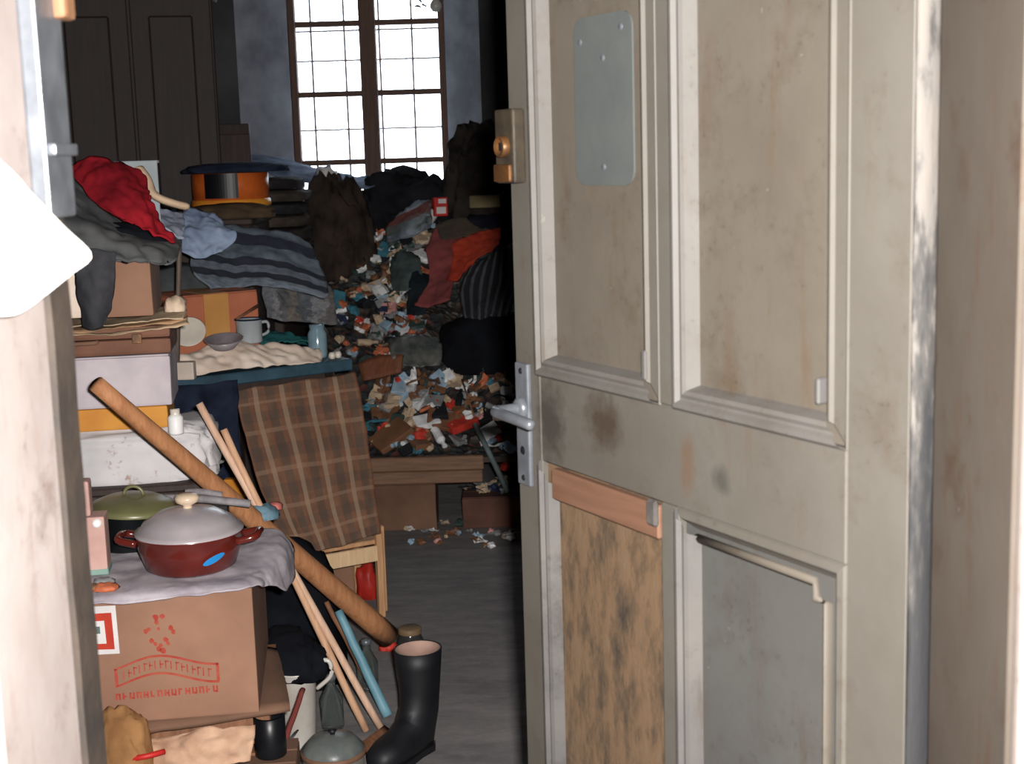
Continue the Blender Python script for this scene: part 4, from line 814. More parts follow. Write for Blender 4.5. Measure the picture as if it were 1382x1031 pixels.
lathe('body', [(0, 0), (0.018, 0), (0.019, 0.004), (0.019, 0.042), (0.011, 0.05), (0, 0.05)], mat('bright_white_plastic', (240, 238, 236), (228, 226, 224), 9, 0.4, 0), wbp, 18); lathe('cap', [(0.012, 0.048), (0.012, 0.062), (0, 0.063)], m_enam, wbp, 14)
m_lil = mat('lilac_white_card', (196, 186, 190), (174, 164, 170), 10, 0.85, 0.15)
lx = place_box('lilac_box', (-1.068, 3.52, 0.862), 0.42, 0.22, 0.128, RT, m_lil, 'pale lilac cardboard box in the tower below the brown suitcase', 'box', bulge=0.003)
st_ = lathe('round_mark', [(0, 0.0012), (0.018, 0.001), (0.02, 0)], mat('grey_mark', (126, 128, 136), (108, 110, 118), 9, 0.8, 0), lx, 18, Matrix.Translation((-0.085, -0.1135, 0.105)) @ Matrix.Rotation(math.pi / 2, 4, 'X'))
bs = empty('suitcase', (-1.062, 3.52, 0.992), RT, 'flat worn brown suitcase lying on the lilac box', 'suitcase')
m_suit = mat('worn_brown_fibre', (122, 84, 66), (94, 62, 50), 8, 0.75, 0.2)
box('lower_shell', -0.205, 0.21, -0.11, 0.11, 0, 0.038, m_suit, bs, 0.008, 2); box('upper_shell', -0.205, 0.21, -0.11, 0.11, 0.040, 0.070, m_suit, bs, 0.008, 2)
for x in (-0.12, 0.13): box('clasp', x - 0.012, x + 0.012, -0.1145, -0.109, 0.028, 0.052, m_brass, bs, 0.001)
tube('handle', catmull([(-0.035, -0.111, 0.038), (-0.03, -0.128, 0.036), (0.03, -0.128, 0.036), (0.035, -0.111, 0.038)], 12), 0.005, m_card_d, bs, 8)
nw = []
for k, (c, zz) in enumerate(((( 206, 178, 146), 0.0), ((186, 150, 116), 0.008), ((214, 190, 160), 0.016))):
    o = pxcloth('brown_paper', [[(96, 436 - k * 4, 3.62), (150, 434 - k * 4, 3.64), (205, 424 - k * 4, 3.66), (250, 414 - k * 4, 3.68)], [(94, 442 - k * 4, 3.50), (148, 441 - k * 4, 3.51), (205, 432 - k * 4, 3.52), (252, 424 - k * 4, 3.54)], [(92, 452 - k * 5, 3.385), (146, 449 - k * 5, 3.39), (200, 443 - k * 5, 3.40), (256 - k * 4, 436 - k * 4, 3.42)]], fabric('wrapping_paper_%d' % k, c), nu=30, nv=18, wr=0.005, fq=12, seed=80 + k, thick=0.002)
    T(o, ('tan', 'brown', 'pale cream')[k] + ' sheet of wrapping paper on the suitcase, ' + ('undermost', 'middle one', 'uppermost') [k] + ' of three', 'paper', 'wrapping paper on the suitcase')
wt = box('white_tin', -0.028, 0.028, -0.02, 0.02, 0, 0.055, mat('ivory_tin', (206, 192, 178), (180, 166, 154), 9, 0.5, 0.05), None, 0.005, 2); wt.location = at(250, 484, 4.27); wt.location.z = 0.80; T(wt, 'small ivory tin at the corner of the table beside the tower', 'tin')
cbx = place_box('cardboard_box', (-0.955, 3.535, 1.088), 0.135, 0.25, 0.15, RT, m_card, 'plain brown cardboard box on the suitcase under the grey coat', 'box', bulge=0.002)
cbx2 = place_box('cardboard_box', (-1.14, 3.49, 1.088), 0.20, 0.18, 0.145, RT, m_cream, 'cream box behind the hanging coat sleeve on the tower', 'box', bulge=0.002)
gc = pxcloth('grey_coat', [[(50, 215, 3.72), (95, 236, 3.72), (150, 275, 3.70), (200, 300, 3.70), (246, 322, 3.70)],
                           [(48, 240, 3.58), (92, 262, 3.56), (150, 296, 3.55), (200, 316, 3.56), (244, 334, 3.58)],
                           [(48, 285, 3.42), (96, 300, 3.42), (150, 318, 3.41), (200, 332, 3.42), (240, 346, 3.46)],
                           [(50, 330, 3.35), (100, 340, 3.355), (150, 345, 3.36), (198, 349, 3.37), (232, 354, 3.41)],
                           [(52, 360, 3.345), (100, 362, 3.35), (148, 354, 3.35), (186, 353, 3.36), (222, 358, 3.40)]], m_greycoat, nu=50, nv=40, wr=0.014, fq=8, seed=90, thick=0.010)
T(gc, 'grey wool coat thrown over the tower of boxes, one sleeve hanging down', 'coat')
slv = pxcloth('sleeve', [[(102, 335, 3.345), (130, 335, 3.325), (158, 340, 3.345)], [(104, 375, 3.335), (131, 375, 3.31), (156, 378, 3.335)], [(108, 410, 3.335), (130, 412, 3.31), (150, 410, 3.335)], [(110, 440, 3.335), (124, 446, 3.32), (136, 440, 3.335)]], fabric('dark_grey_wool', (70, 70, 74), (38, 38, 42)), nu=20, nv=26, wr=0.008, fq=12, seed=91, thick=0.012, recentre=False)
slv.parent = gc; slv.matrix_parent_inverse = Matrix.Translation(-gc.location); slv['label'] = 'dark sleeve hanging straight down'
m_redk = fabric('dark_red_wool', (152, 30, 40), (104, 18, 28))
rdc = pxcloth('red_cloth', [[(84, 222, 3.62), (125, 209, 3.61), (160, 216, 3.61), (192, 232, 3.61)], [(96, 234, 3.56), (135, 230, 3.54), (175, 240, 3.54), (203, 258, 3.55)], [(116, 262, 3.50), (150, 264, 3.47), (182, 272, 3.47), (208, 288, 3.50)], [(145, 286, 3.46), (172, 292, 3.44), (202, 300, 3.44), (232, 312, 3.47)], [(172, 300, 3.43), (194, 306, 3.42), (214, 314, 3.42), (238, 322, 3.45)]], m_redk, nu=36, nv=36, wr=0.016, fq=12, seed=92); T(rdc, 'dark red woollen cloth bunched on top of the grey coat', 'cloth')
rds = bundle('dark_bundle', (-1.02, 3.58, 1.238), (0.16, 0.08, 0.07), m_black, 0.1, 2.2, 93, flat=0.0); T(rds, 'black bundle inside the pile under the red cloth', 'clothes')
wp = empty('white_carton_lid', Vector((at(188, 284, 3.66).x, 3.655, 1.238)), 0.05, 'grey-white carton lid standing upright behind the red cloth', 'carton')
box('panel', -0.055, 0.055, -0.004, 0.004, 0, 0.225, mat('grey_white_card', (150, 158, 162), (132, 138, 142), 9, 0.8, 0.1), wp, 0.002); box('lip', -0.055, 0.055, 0.004, 0.03, 0.218, 0.225, m_lil, wp, 0.001)
cs = tube('cream_strap', catmull([at(187, 227, 3.62), at(196, 240, 3.61), at(204, 258, 3.60), at(216, 268, 3.60), at(236, 275, 3.62), at(252, 279, 3.64)], 24), 0.017, fabric('cream_leather', (206, 180, 152), (176, 150, 124)), None, 10, 0.6); T(cs, 'bent cream leather strap lying behind the red cloth', 'strap')
wsh = pxcloth('white_shirt', [[(196, 278, 3.80), (220, 280, 3.82), (246, 286, 3.84)], [(206, 292, 3.74), (228, 296, 3.75), (250, 302, 3.76)], [(218, 310, 3.66), (234, 316, 3.66), (248, 322, 3.68)]], fabric('grey_white_cotton', (150, 156, 172), (120, 126, 144)), nu=22, nv=22, wr=0.012, fq=14, seed=94); T(wsh, 'grey-white shirt tucked between red cloth and stake', 'shirt')

# ------------------------------------------------------------------ the printed box and what stands on it
PX = math.radians(7)
crt = empty('wooden_crate', (-0.80, 3.02, 0), PX, 'dark wooden crate under the printed box', 'crate')
for k in range(3): box('slat', -0.30, 0.24, -0.19, -0.175, 0.02 + k * 0.10, 0.10 + k * 0.10, m_wood_m, crt, 0.002); box('slat', -0.30, 0.24, 0.175, 0.19, 0.02 + k * 0.10, 0.10 + k * 0.10, m_wood_m, crt, 0.002); box('side_slat', 0.225, 0.24, -0.175, 0.175, 0.02 + k * 0.10, 0.10 + k * 0.10, m_wood_m, crt, 0.002)
box('lid', -0.30, 0.24, -0.19, 0.19, 0.30, 0.308, m_wood_m, crt)
bd_ = cloth('cardboard_sheet', [[atz(60, 1010, .318), atz(230, 982, .318), atz(392, 957, .318)], [Vector((-1.06, 3.0, .319)), Vector((-0.80, 3.02, .319)), atz(384, 915, .319)], [Vector((-1.08, 3.26, .319)), Vector((-0.84, 3.27, .319)), atz(374, 878, .32)]], m_card_d, nu=16, nv=12, wr=0.002, fq=6, seed=99, thick=0.012, edge=0.002); T(bd_, 'flattened brown cardboard sheet lying under the printed box', 'cardboard')
PB = Vector((-0.797, 2.955, 0.328)); PW, PD, PH = 0.46, 0.44, 0.272
prb = place_box('printed_box', PB, PW, PD, PH, PX, m_card, 'cardboard box with red printed emblem and lettering under the red pot', 'box', bulge=0.0, bev=0.004)
def pl(px, py):                                     # the print's place on the front face
    top = 787 + (335 - px) * 0.0634; bot = 957 + (335 - px) * 0.12
    return PW / 2 - (335 - px) / 205 * 0.310, PH * (bot - py) / (bot - top)
def print_part(name, quads, m=m_redprint, y=-PD / 2 - 0.0008, label=None):
    bm = bmesh.new()
    for q in quads:
        a = [bm.verts.new((*((x, y) if True else ()), z)) for x, z in (pl(*p) for p in q)]; b = [bm.verts.new((v.co.x, -PD / 2 + 0.0004, v.co.z)) for v in a]
        bm.faces.new(a)
        for k in range(len(a)): bm.faces.new((a[k], b[k], b[(k + 1) % len(a)], a[(k + 1) % len(a)]))
    o = bm_obj(name, bm, m, prb)
    if label: o['label'] = label
    return o
rp_ = random.Random(5)
def blob(x, y, r): return [(x + r * math.cos(a) * rp_.uniform(.7, 1.1), y + r * math.sin(a) * rp_.uniform(.7, 1.1)) for a in [k * 6.283 / 7 for k in range(7)]]
print_part('printed_emblem', [blob(*b) for b in ((206, 829, 4.5), (215, 828, 4), (207, 836, 3.5), (192, 849, 4), (196, 846, 3), (225, 844, 4), (228, 849, 3.5), (199, 862, 4), (203, 866, 3), (217, 860, 4), (220, 865, 3), (207, 873, 4), (213, 875, 4.5), (210, 868, 3), (209, 845, 2.5))], label='faded red crown-like emblem')
def ribbon_y(x, hi): # wavy banner edges
    u = (x - 145) / 140.0; return (898 - 6 * math.sin(u * 3.0) - 12 * u + 6 * math.sin(u * 6.2 + 2.2)) + (0 if hi else 24)
qs = []
for k in range(28):
    x0, x1 = 147 + k * 4.9, 147 + (k + 1) * 4.9
    for hi in (True, False): qs.append([(x0, ribbon_y(x0, hi)), (x1, ribbon_y(x1, hi)), (x1, ribbon_y(x1, hi) + 3.0), (x0, ribbon_y(x0, hi) + 3.0)])
for x in (147, 281): qs.append([(x, ribbon_y(x, True)), (x + 4, ribbon_y(x, True)), (x + 4, ribbon_y(x, False)), (x, ribbon_y(x, False))])
for k in range(17):
    x = 158 + k * 7.0; y = ribbon_y(x, True) + 8; qs += [[(x, y), (x + 1.6, y), (x + 1.6, y + 11), (x, y + 11)]]
    if k % 3: qs.append([(x, y + 4 * (k % 2)), (x + 5, y + 4 * (k % 2)), (x + 5, y + 4 * (k % 2) + 2), (x, y + 4 * (k % 2) + 2)])
print_part('printed_banner', qs, label='faded red wavy printed banner')
qs = []
for k in range(15):
    x = 146 + k * 9.2; y = 937 - (x - 146) * 0.12
    qs.append([(x, y), (x + 2.6, y), (x + 2.6, y + 9), (x, y + 9)])
    if k % 4 != 1: qs.append([(x + 4.6, y), (x + 7.0, y), (x + 7.0, y + 9), (x + 4.6, y + 9)])
    qs.append([(x + 2.6, y + (0, 3.5, 6.5)[k % 3]), (x + 5.4, y + (0, 3.5, 6.5)[k % 3]), (x + 5.4, y + (0, 3.5, 6.5)[k % 3] + 2.4), (x + 2.6, y + (0, 3.5, 6.5)[k % 3] + 2.4)])
print_part('printed_lettering', qs, label='bold red line of worn illegible lettering')
print_part('label_border', [[(100, 816), (155, 813), (156, 880), (100, 884)]], m_white, -PD / 2 - 0.0006, 'white paper label with a red frame'); print_part('label_red', [[(100, 826), (149, 823), (150, 874), (100, 876)]], mat('label_red_ink', (186, 60, 36), (160, 46, 30), 12, 0.7, 0), -PD / 2 - 0.0012); print_part('label_white', [[(100, 837), (139, 834), (140, 866), (100, 868)]], m_white, -PD / 2 - 0.0018); print_part('label_mark', [[(122, 843), (133, 842), (133, 852), (122, 853)]], mat('label_green', (92, 108, 104), (80, 96, 92), 9, 0.8, 0), -PD / 2 - 0.0024)
PT = PB.z + PH
Rz = Matrix.Rotation(PX, 3, 'Z')
def onb(x, y, z=0.0): return Vector((PB.x, PB.y, PT)) + Rz @ Vector((x, y, z))
np_ = cloth('newspaper_cover', [[onb(-.22, .20, .006), onb(-.08, .20, .006), onb(.08, .20, .006), onb(.20, .20, .010), onb(.27, .18, .012), onb(.30, .17, -.03)],
                               [onb(-.22, .05, .006), onb(-.08, .05, .006), onb(.08, .05, .006), onb(.20, .05, .010), onb(.285, .05, .010), onb(.31, .05, -.055)],
                               [onb(-.22, -.10, .006), onb(-.08, -.10, .006), onb(.08, -.10, .006), onb(.20, -.10, .008), onb(.27, -.07, .0), onb(.298, -.05, -.065)],
                               [onb(-.22, -.215, .006), onb(-.08, -.215, .006), onb(.08, -.215, .006), onb(.19, -.21, .008), onb(.245, -.16, .0), onb(.27, -.13, -.03)],
                               [onb(-.22, -.243, -.006), onb(-.08, -.244, -.008), onb(.08, -.244, -.006), onb(.19, -.242, .0), onb(.238, -.205, -.005), onb(.25, -.17, -.02)]],
            mat('lilac_newsprint', (188, 180, 186), (150, 142, 150), 16, 0.85, 0.2), nu=60, nv=44, wr=0.004, fq=16, seed=101, thick=0.003, edge=0.004); T(np_, 'crumpled lilac-white newspaper covering the printed box', 'newspaper')
# red enamel pot
pot = empty('red_enamel_pot', (-0.690, 2.885, PT + 0.010), 0.0, 'dark red enamel pot with a grey lid on the newspaper', 'pot')
m_redp = mat('dark_red_enamel', (98, 34, 27), (78, 26, 21), 10, 0.18, 0.02, spec=0.6); m_lid = mat('grey_lilac_enamel', (168, 160, 162), (148, 140, 144), 8, 0.28, 0.02, spec=0.5)
lathe('body', [(0, 0), (0.085, 0), (0.094, 0.006), (0.108, 0.05), (0.111, 0.075), (0.114, 0.078), (0.109, 0.080), (0.104, 0.05), (0.085, 0.01), (0, 0.01)], m_redp, pot, 44)
ld = lathe('lid', [(0.113, 0.078), (0.113, 0.083), (0.104, 0.086), (0.095, 0.100), (0.06, 0.121), (0.02, 0.128), (0, 0.128)], m_lid, pot, 44); lathe('knob', [(0.010, 0.126), (0.010, 0.134), (0.024, 0.141), (0.026, 0.150), (0.020, 0.157), (0, 0.159)], mat('cream_bakelite', (216, 196, 172), (196, 174, 150), 9, 0.3, 0), ld, 22)
for s in (-1, 1): tube('handle', catmull([(s * 0.104, -0.035, 0.060), (s * 0.142, -0.028, 0.068), (s * 0.146, 0, 0.072), (s * 0.142, 0.028, 0.068), (s * 0.104, 0.035, 0.060)], 20), 0.008, m_redp, pot, 10)
bm = bmesh.new(); aa = [math.radians(a) for a in range(-64, -38, 3)]
nA = len(aa); lo = []; hi = []
for k, a in enumerate(aa):
    u = k / (nA - 1); c = 0.030 + 0.016 * u; hgt = 0.009 * math.sqrt(max(0.05, 1 - (2 * u - 1) ** 2)); f = lambda z: 0.0865 + (z - 0.0) * 0.42 + 0.0075
    for L, z in ((lo, c - hgt), (hi, c + hgt)): L.append(bm.verts.new((f(z) * math.cos(a), f(z) * math.sin(a), z)))
for k in range(nA - 1): bm.faces.new((lo[k], lo[k + 1], hi[k + 1], hi[k]))
bm_obj('blue_sticker', bm, mat('bright_blue_paper', (40, 140, 206), (30, 120, 190), 9, 0.5, 0), pot)['label'] = 'bright blue oval sticker'
# black saucepan with olive lid
sp2 = empty('black_saucepan', (-0.868, 3.10, PT + 0.006), 0, 'black saucepan with an olive green enamel lid behind the red pot', 'saucepan')
lathe('body', [(0, 0), (0.086, 0), (0.090, 0.004), (0.092, 0.078), (0.096, 0.082), (0.089, 0.082), (0.086, 0.006), (0, 0.006)], mat('black_enamel', (20, 24, 26), (14, 16, 18), 9, 0.3, 0.02), sp2, 36)
m_olive = mat('olive_enamel', (112, 110, 74), (92, 92, 62), 8, 0.35, 0.03, spec=0.5)
ol = lathe('lid', [(0.100, 0.080), (0.101, 0.086), (0.092, 0.094), (0.06, 0.108), (0, 0.114)], m_olive, sp2, 36); ol.rotation_euler = (0, 0.06, 0)
tube('ring_handle', [(0.022 * math.cos(a), 0, 0.112 + 0.020 * math.sin(a)) for a in [k * math.pi / 12 for k in range(13)]], 0.004, m_olive, ol, 8)
# rolled papers behind the pot
for k, (a, b_, r, lab) in enumerate((((222, 672, 3.20), (338, 680, 3.22), 0.013, 'rolled grey newspaper lying across behind the pot lid'), ((250, 664, 3.26), (300, 668, 3.27), 0.011, 'short rolled grey paper on top of the longer roll'))):
    o = tube('paper_roll', catmull([at(*a), (at(*a) + at(*b_)) / 2 + Vector((0, 0, .004)), at(*b_)], 12), r, mat('grey_newsprint', (152, 148, 150), (112, 108, 112), 30, 0.85, 0.2), None, 12, 0.7); T(o, lab, 'newspaper')
blk = place_box('dark_carton', (-0.76, 3.24, 0.332), 0.16, 0.07, 0.33, PX, mat('black_card', (44, 42, 44), (30, 28, 30), 8, 0.8, 0.1), 'dark carton standing behind the printed box under the paper rolls', 'carton', bulge=0.002)
# packet, ball and peel at the box's far corner
pkb = empty('pink_carton', (-0.905, 2.87, PT + 0.008), 0.15, 'pale pink carton with white studs beside the red pot', 'carton')
m_pink = mat('pale_pink_card', (196, 160, 150), (170, 134, 126), 9, 0.7, 0.1)
box('body', -0.05, 0.045, -0.03, 0.03, 0, 0.125, m_pink, pkb, 0.004, 2); box('green_base', -0.051, 0.046, -0.031, 0.031, 0.0, 0.014, mat('pale_green_card', (128, 156, 146), (108, 136, 128), 9, 0.7, 0), pkb, 0.002); box('neck', -0.045, 0.018, -0.022, 0.022, 0.125, 0.20, m_pink, pkb, 0.006, 2)
for (x, z) in ((0.03, 0.112), (-0.012, 0.108)): lathe('stud', [(0, 0.012), (0.008, 0.009), (0.010, 0.0)], mat('stud_white', (240, 238, 236), (230, 228, 226), 9, 0.3, 0), pkb, 14, Matrix.Translation((x, -0.030, z)) @ Matrix.Rotation(math.pi / 2, 4, 'X'))
for (u, v, s, c, lab) in ((-0.06, -0.205, 0.016, 'orange', 'curl of orange peel on the newspaper before the red pot'), (-0.085, -0.20, 0.013, 'brown', 'brown nut shell on the newspaper beside the orange peel'), (-0.07, -0.16, 0.014, 'grey', 'small grey pebble-like lump on the newspaper by the pot')):
    o = bundle('peel' if c == 'orange' else ('nut_shell' if c == 'brown' else 'grey_lump'), onb(u, v, 0.008), (s * 1.3, s, s * 0.8), scrap_mat(c), 0.3, 2.2, int(1000 * s), 3); T(o, lab, 'peel' if c == 'orange' else 'scrap')

# ------------------------------------------------------------------ poles and sticks
def stick(name, a, b, r0, r1, m, label, cat='stick', seg=12, cap=None):
    a, b = Vector(a), Vector(b); n = 14; e = tube(name, [a + (b - a) * (k / (n - 1)) + Vector((noise.noise(Vector((k * .4, r0 * 900, 1))), 0, noise.noise(Vector((k * .4, 3, r0 * 700))))) * 0.002 for k in range(n)], [r0 + (r1 - r0) * k / (n - 1) for k in range(n)], m, None, seg); return T(e, label, cat)
p0, p1 = at(130, 518, 3.05), at(524, 858, 3.75)
stick('long_pole', p0, p1, 0.019, 0.032, wood('honey_pole_wood', (190, 134, 92), (150, 98, 62)), 'thick round wooden pole leaning from the box tower down to the floor', 'pole', 18)
stick('thin_stick', atz(514, 983, 0.012), at(269, 545, 3.42), 0.0095, 0.0095, wood('pink_stick_wood', (218, 184, 160), (190, 152, 126)), 'longer thin peeled stick leaning against the thick pole')
stick('thin_stick', atz(494, 986, 0.012), at(302, 580, 3.42), 0.0095, 0.0090, wood('tan_stick_wood', (212, 172, 140), (182, 138, 106)), 'shorter thin stick crossing the longer one over the thick pole')
stick('blue_rod', atz(523, 966, 0.016), at(456, 824, 3.56), 0.014, 0.011, mat('light_blue_paint', (116, 158, 172), (92, 134, 148), 10, 0.5, 0.05), 'light blue painted rod leaning beside the thin sticks', 'rod')
stick('dark_lath', atz(508, 940, 0.01), at(440, 812, 3.62), 0.008, 0.007, m_wood_m, 'brown lath leaning behind the blue rod', 'lath')
br_ = bundle('blue_rag', at(352, 698, 3.42), (0.04, 0.035, 0.03), fabric('dusty_blue_cotton', (112, 142, 156), (84, 112, 126)), 0.25, 2.4, 111, 3); T(br_, 'dusty blue rag caught where the sticks cross the pole', 'rag')
br2 = bundle('pink_rag', at(371, 686, 3.46), (0.018, 0.018, 0.014), fabric('pink_cotton', (200, 120, 112), (170, 90, 84)), 0.25, 2.4, 112, 3); T(br2, 'tiny pink rag beside the blue rag on the sticks', 'rag')
wb_ = cloth('wood_offcut', [[atz(476, 1012, 0.055), atz(516, 982, 0.045)], [atz(484, 1024, 0.04), atz(526, 990, 0.03)]], m_wood_m, 6, 6, 0.001, 5, 113, 0.022, edge=0.001); T(wb_, 'short wooden offcut lying at the foot of the thin sticks', 'offcut')
ye = box('yellow_carton_scrap', -0.03, 0.03, -0.015, 0.015, 0, 0.06, mat('amber_card', (212, 140, 40), (180, 110, 30), 9, 0.7, 0.05), None, 0.004, 2); ye.location = at(318, 672, 4.08); T(ye, 'small amber carton behind the tops of the thin sticks', 'carton')

# ------------------------------------------------------------------ floor clutter below the printed box
bk = bundle('black_sack', (-0.645, 3.84, 0), (0.14, 0.13, 0.37), m_black, 0.12, 2.0, 121, flat=0.0); T(bk, 'black plastic sack of clothes on the floor behind the white jug', 'sack')
jg = empty('white_jug', (-0.555, 3.32, 0), 0.0, 'white enamel jug with a curved handle standing on the floor', 'jug')
m_jug = mat('jug_enamel', (206, 202, 196), (180, 172, 162), 9, 0.3, 0.03, spec=0.5)
lathe('body', [(0, 0), (0.038, 0), (0.041, 0.006), (0.050, 0.21), (0.053, 0.214), (0.048, 0.214), (0.038, 0.01), (0, 0.01)], m_jug, jg, 30)
tube('handle', catmull([(0.046, -0.01, 0.20), (0.062, -0.012, 0.235), (0.086, -0.015, 0.235), (0.088, -0.015, 0.20), (0.052, -0.01, 0.165)], 20), 0.0055, m_jug, jg, 10)
jc = bundle('black_cloth', (-0.575, 3.335, 0.195), (0.085, 0.065, 0.10), m_black, 0.22, 2.0, 122, 4); T(jc, 'crumpled black cloth stuffed in the mouth of the white jug', 'cloth')
for (p, lab) in ((at(448, 955, 3.46), 'clear glass bottle standing between the jug and the sticks'), (at(497, 930, 3.72), 'clear glass bottle standing behind the blue rod')):
    p = Vector((p.x, p.y, 0)); e = empty('glass_bottle', p, 0, lab, 'bottle')
    lathe('body', [(0, 0), (0.028, 0), (0.030, 0.005), (0.030, 0.08), (0.012, 0.115), (0.011, 0.14), (0.0, 0.14)], clear_glass(), e, 20); lathe('collar', [(0.012, 0.130), (0.0145, 0.132), (0.0145, 0.144), (0.0, 0.145)], m_metal, e, 14)
gp_ = empty('old_saucepan', (-0.43, 3.02, 0), 0, 'old grey saucepan with a dusty lid and brown rim beside the boot', 'saucepan')
m_dust = mat('dusty_grey_enamel', (112, 108, 102), (84, 82, 80), 9, 0.6, 0.15)
lathe('body', [(0, 0), (0.062, 0), (0.066, 0.006), (0.070, 0.125), (0.066, 0.125), (0.06, 0.01), (0, 0.01)], m_dust, gp_, 30); lathe('rim', [(0.069, 0.120), (0.074, 0.122), (0.074, 0.132), (0.066, 0.133)], m_strip, gp_, 30)
gl2 = lathe('lid', [(0.070, 0.132), (0.068, 0.140), (0.050, 0.160), (0.02, 0.168), (0, 0.169)], mat('cloudy_grey_lid', (106, 110, 106), (78, 84, 84), 14, 0.35, 0.1), gp_, 30); lathe('knob', [(0.006, 0.166), (0.006, 0.172), (0.011, 0.178), (0, 0.182)], m_iron, gl2, 12)
stick('red_stick', at(378, 1018, 2.93), at(409, 930, 3.10), 0.007, 0.006, mat('dull_red_paint', (132, 66, 60), (104, 50, 46), 9, 0.6, 0.05), 'dull red stick leaning between the jug and the box')
cn = lathe('black_can', [(0, 0), (0.032, 0), (0.034, 0.003), (0.034, 0.088), (0.030, 0.090), (0.030, 0.07), (0, 0.07)], mat('black_tin', (22, 24, 28), (14, 15, 18), 9, 0.35, 0.05), None, 24); cn.location = at(366, 1018, 2.86); T(cn, 'open black tin can under the edge of the cardboard sheet', 'can')
cns = place_box('low_carton', (cn.location.x - 0.02, 2.875, 0), 0.15, 0.13, cn.location.z, 0.1, m_card_d, 'low brown carton on the floor under the black tin can', 'carton', bulge=0.002)
kn2 = tube('silver_spoon', [at(387, 1004, 2.95), at(402, 985, 3.0)], [0.006, 0.003], m_metal, None, 8, 0.4); T(kn2, 'small silver spoon beside the red stick', 'spoon')
pbg = pxcloth('cream_plastic_bag', [[(190, 1000, 2.70), (245, 990, 2.70), (300, 980, 2.71), (345, 975, 2.72)], [(195, 1020, 2.68), (250, 1012, 2.67), (300, 1004, 2.68), (345, 998, 2.70)], [(200, 1045, 2.67), (255, 1040, 2.66), (300, 1036, 2.67), (340, 1030, 2.69)]], fabric('creased_cream_plastic', (206, 172, 146), (160, 124, 100)), nu=40, nv=26, wr=0.016, fq=11, seed=125, thick=0.002); T(pbg, 'creased cream plastic bag stuffed below the cardboard sheet', 'bag')
ybg = bundle('ochre_bag', at(170, 1060, 2.66), (0.055, 0.045, 0.15), fabric('ochre_paper', (166, 124, 82), (124, 88, 56)), 0.14, 2.4, 126, 4, flat=0.0); T(ybg, 'ochre paper bag standing in front of the printed box', 'bag')
rdl = tube('red_ribbon', catmull([at(160, 1030, 2.64), at(180, 1024, 2.62), at(200, 1020, 2.62), at(222, 1014, 2.64)], 14), 0.006, m_redc, None, 8); T(rdl, 'short red ribbon lying across the ochre bag', 'ribbon')
# rubber boot
bt = empty('rubber_boot', (-0.258, 3.30, 0), math.radians(-125), 'black rubber boot with a pale lining standing on the floor', 'boot')
m_rub = mat('black_rubber', (24, 26, 30), (15, 16, 20), 10, 0.55, 0.05, spec=0.4)
def boot_mesh():
    bm = bmesh.new(); secs = []
    # rings from toe to heel to shaft: (x forward, z centre, half width, half height, vertical?)
    toe = [(0.175, 0.028, 0.012, 0.012), (0.165, 0.034, 0.032, 0.030), (0.13, 0.040, 0.044, 0.040), (0.09, 0.044, 0.045, 0.044), (0.055, 0.052, 0.041, 0.052), (0.03, 0.066, 0.040, 0.064)]
    for x, z, w, h in toe: secs.append([(x + (0.25 * max(0, math.sin(a)) * -h if x < 0.06 else 0), w * math.cos(a), max(0.012, z + h * math.sin(a))) for a in [k * 6.283 / 20 for k in range(20)]])
    sh = [(0.012, 0.050, 0.062, 0.043, 40), (-0.004, 0.090, 0.058, 0.042, 22), (-0.012, 0.125, 0.053, 0.044, 8), (-0.014, 0.17, 0.054, 0.048, 0), (-0.014, 0.215, 0.058, 0.053, 0), (-0.012, 0.25, 0.061, 0.056, -6), (-0.012, 0.262, 0.062, 0.057, -6)]
    return bm, secs, sh
bm = bmesh.new(); seg = 22; rings = []
# one skin: shaft rings going down, then bending forward into the foot
path = [(Vector((-0.012, 0, 0.262)), Vector((0, 0, -1)), 0.061, 0.058), (Vector((-0.012, 0, 0.22)), Vector((0, 0, -1)), 0.058, 0.055), (Vector((-0.012, 0, 0.16)), Vector((0.05, 0, -1)), 0.053, 0.049), (Vector((-0.008, 0, 0.11)), Vector((0.25, 0, -1)), 0.054, 0.045), (Vector((0.02, 0, 0.067)), Vector((1, 0, -1.1)), (0.084, 0.052), 0.043), (Vector((0.03, 0, 0.052)), Vector((1, 0, -0.6)), 0.060, 0.042), (Vector((0.07, 0, 0.043)), Vector((1, 0, -0.15)), 0.045, 0.045), (Vector((0.12, 0, 0.038)), Vector((1, 0, -0.1)), 0.037, 0.046), (Vector((0.155, 0, 0.034)), Vector((1, 0, 0)), 0.030, 0.037), (Vector((0.172, 0, 0.030)), Vector((1, 0, 0)), 0.016, 0.020)]
for c, d, a, b in path:
    d = d.normalized(); s = Vector((0, 1, 0)); u = s.cross(d)
    rings.append([bm.verts.new((lambda p: Vector((p.x, p.y, max(p.z, 0.010))))(c + u * (a if not isinstance(a, tuple) else a[0 if math.cos(6.283 * k / seg) > 0 else 1]) * math.cos(6.283 * k / seg) + s * b * math.sin(6.283 * k / seg))) for k in range(seg)])
for p_, q_ in zip(rings, rings[1:]):
    for k in range(seg): bm.faces.new((p_[k], p_[(k + 1) % seg], q_[(k + 1) % seg], q_[k]))
bm.faces.new(rings[-1])
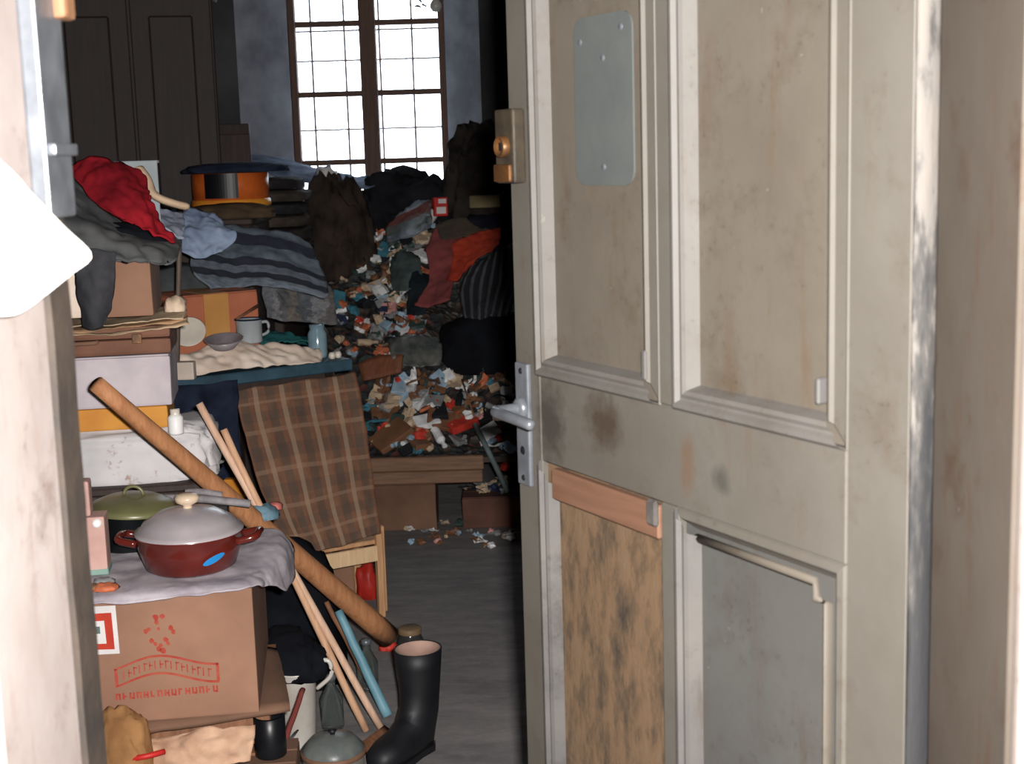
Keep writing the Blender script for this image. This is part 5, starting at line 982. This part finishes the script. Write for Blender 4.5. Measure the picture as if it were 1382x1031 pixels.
up = bm_obj('upper', bm, m_rub, bt, True)
md = up.modifiers.new('thickness', 'SOLIDIFY'); md.thickness = 0.003; md.offset = -1
lathe('lining', [(0, 0.235), (0.030, 0.238), (0.0555, 0.257), (0.0565, 0.2635), (0.0585, 0.2645)], mat('beige_lining', (176, 146, 132), (148, 120, 108), 12, 0.9, 0.2), bt, 24, Matrix.Translation((-0.012, 0, -0.004)) @ Matrix.Diagonal((0.98, 0.93, 1, 1)))
bm = bmesh.new()
ol_ = [(0.178, 0.0), (0.168, 0.026), (0.13, 0.046), (0.08, 0.044), (0.03, 0.036), (-0.02, 0.036), (-0.040, 0.022), (-0.046, 0.0)]; ol_ = ol_ + [(x, -y) for x, y in reversed(ol_[1:-1])]
a = [bm.verts.new((x, y, 0)) for x, y in ol_]; b = [bm.verts.new((x, y, 0.016)) for x, y in ol_]; bm.faces.new(a); bm.faces.new(b)
for k in range(len(a)): bm.faces.new((a[k], a[(k + 1) % len(a)], b[(k + 1) % len(a)], b[k]))
bm_obj('sole', bm, m_rub, bt)
# jar behind the boot
jr = empty('preserving_jar', (-0.318, 3.92, 0), 0, 'dark glass jar with a rusty lid standing behind the boot', 'jar')
lathe('glass', [(0, 0), (0.036, 0), (0.039, 0.006), (0.039, 0.070), (0.031, 0.086), (0.031, 0.094), (0, 0.094)], mat('smoky_jar_glass', (64, 62, 58), (46, 46, 46), 9, 0.12, 0, spec=0.6), jr, 22); lathe('lid', [(0.034, 0.090), (0.034, 0.104), (0.030, 0.107), (0, 0.107)], mat('rusty_tin', (128, 104, 74), (92, 74, 56), 18, 0.6, 0.1), jr, 22)
for (px, py, d, c, lab) in ((508, 876, 3.72, 'red', 'small red wrapper on the floor beside the end of the thick pole'), (538, 872, 3.78, 'brown', 'small brown wrapper on the floor in front of the jar')):
    p = at(px, py, d); o = bundle('floor_wrapper', (p.x, atz(px, py, 0).y, 0), (0.025, 0.02, 0.025), scrap_mat(c), 0.25, 2.2, px, 3); T(o, lab, 'wrapper')
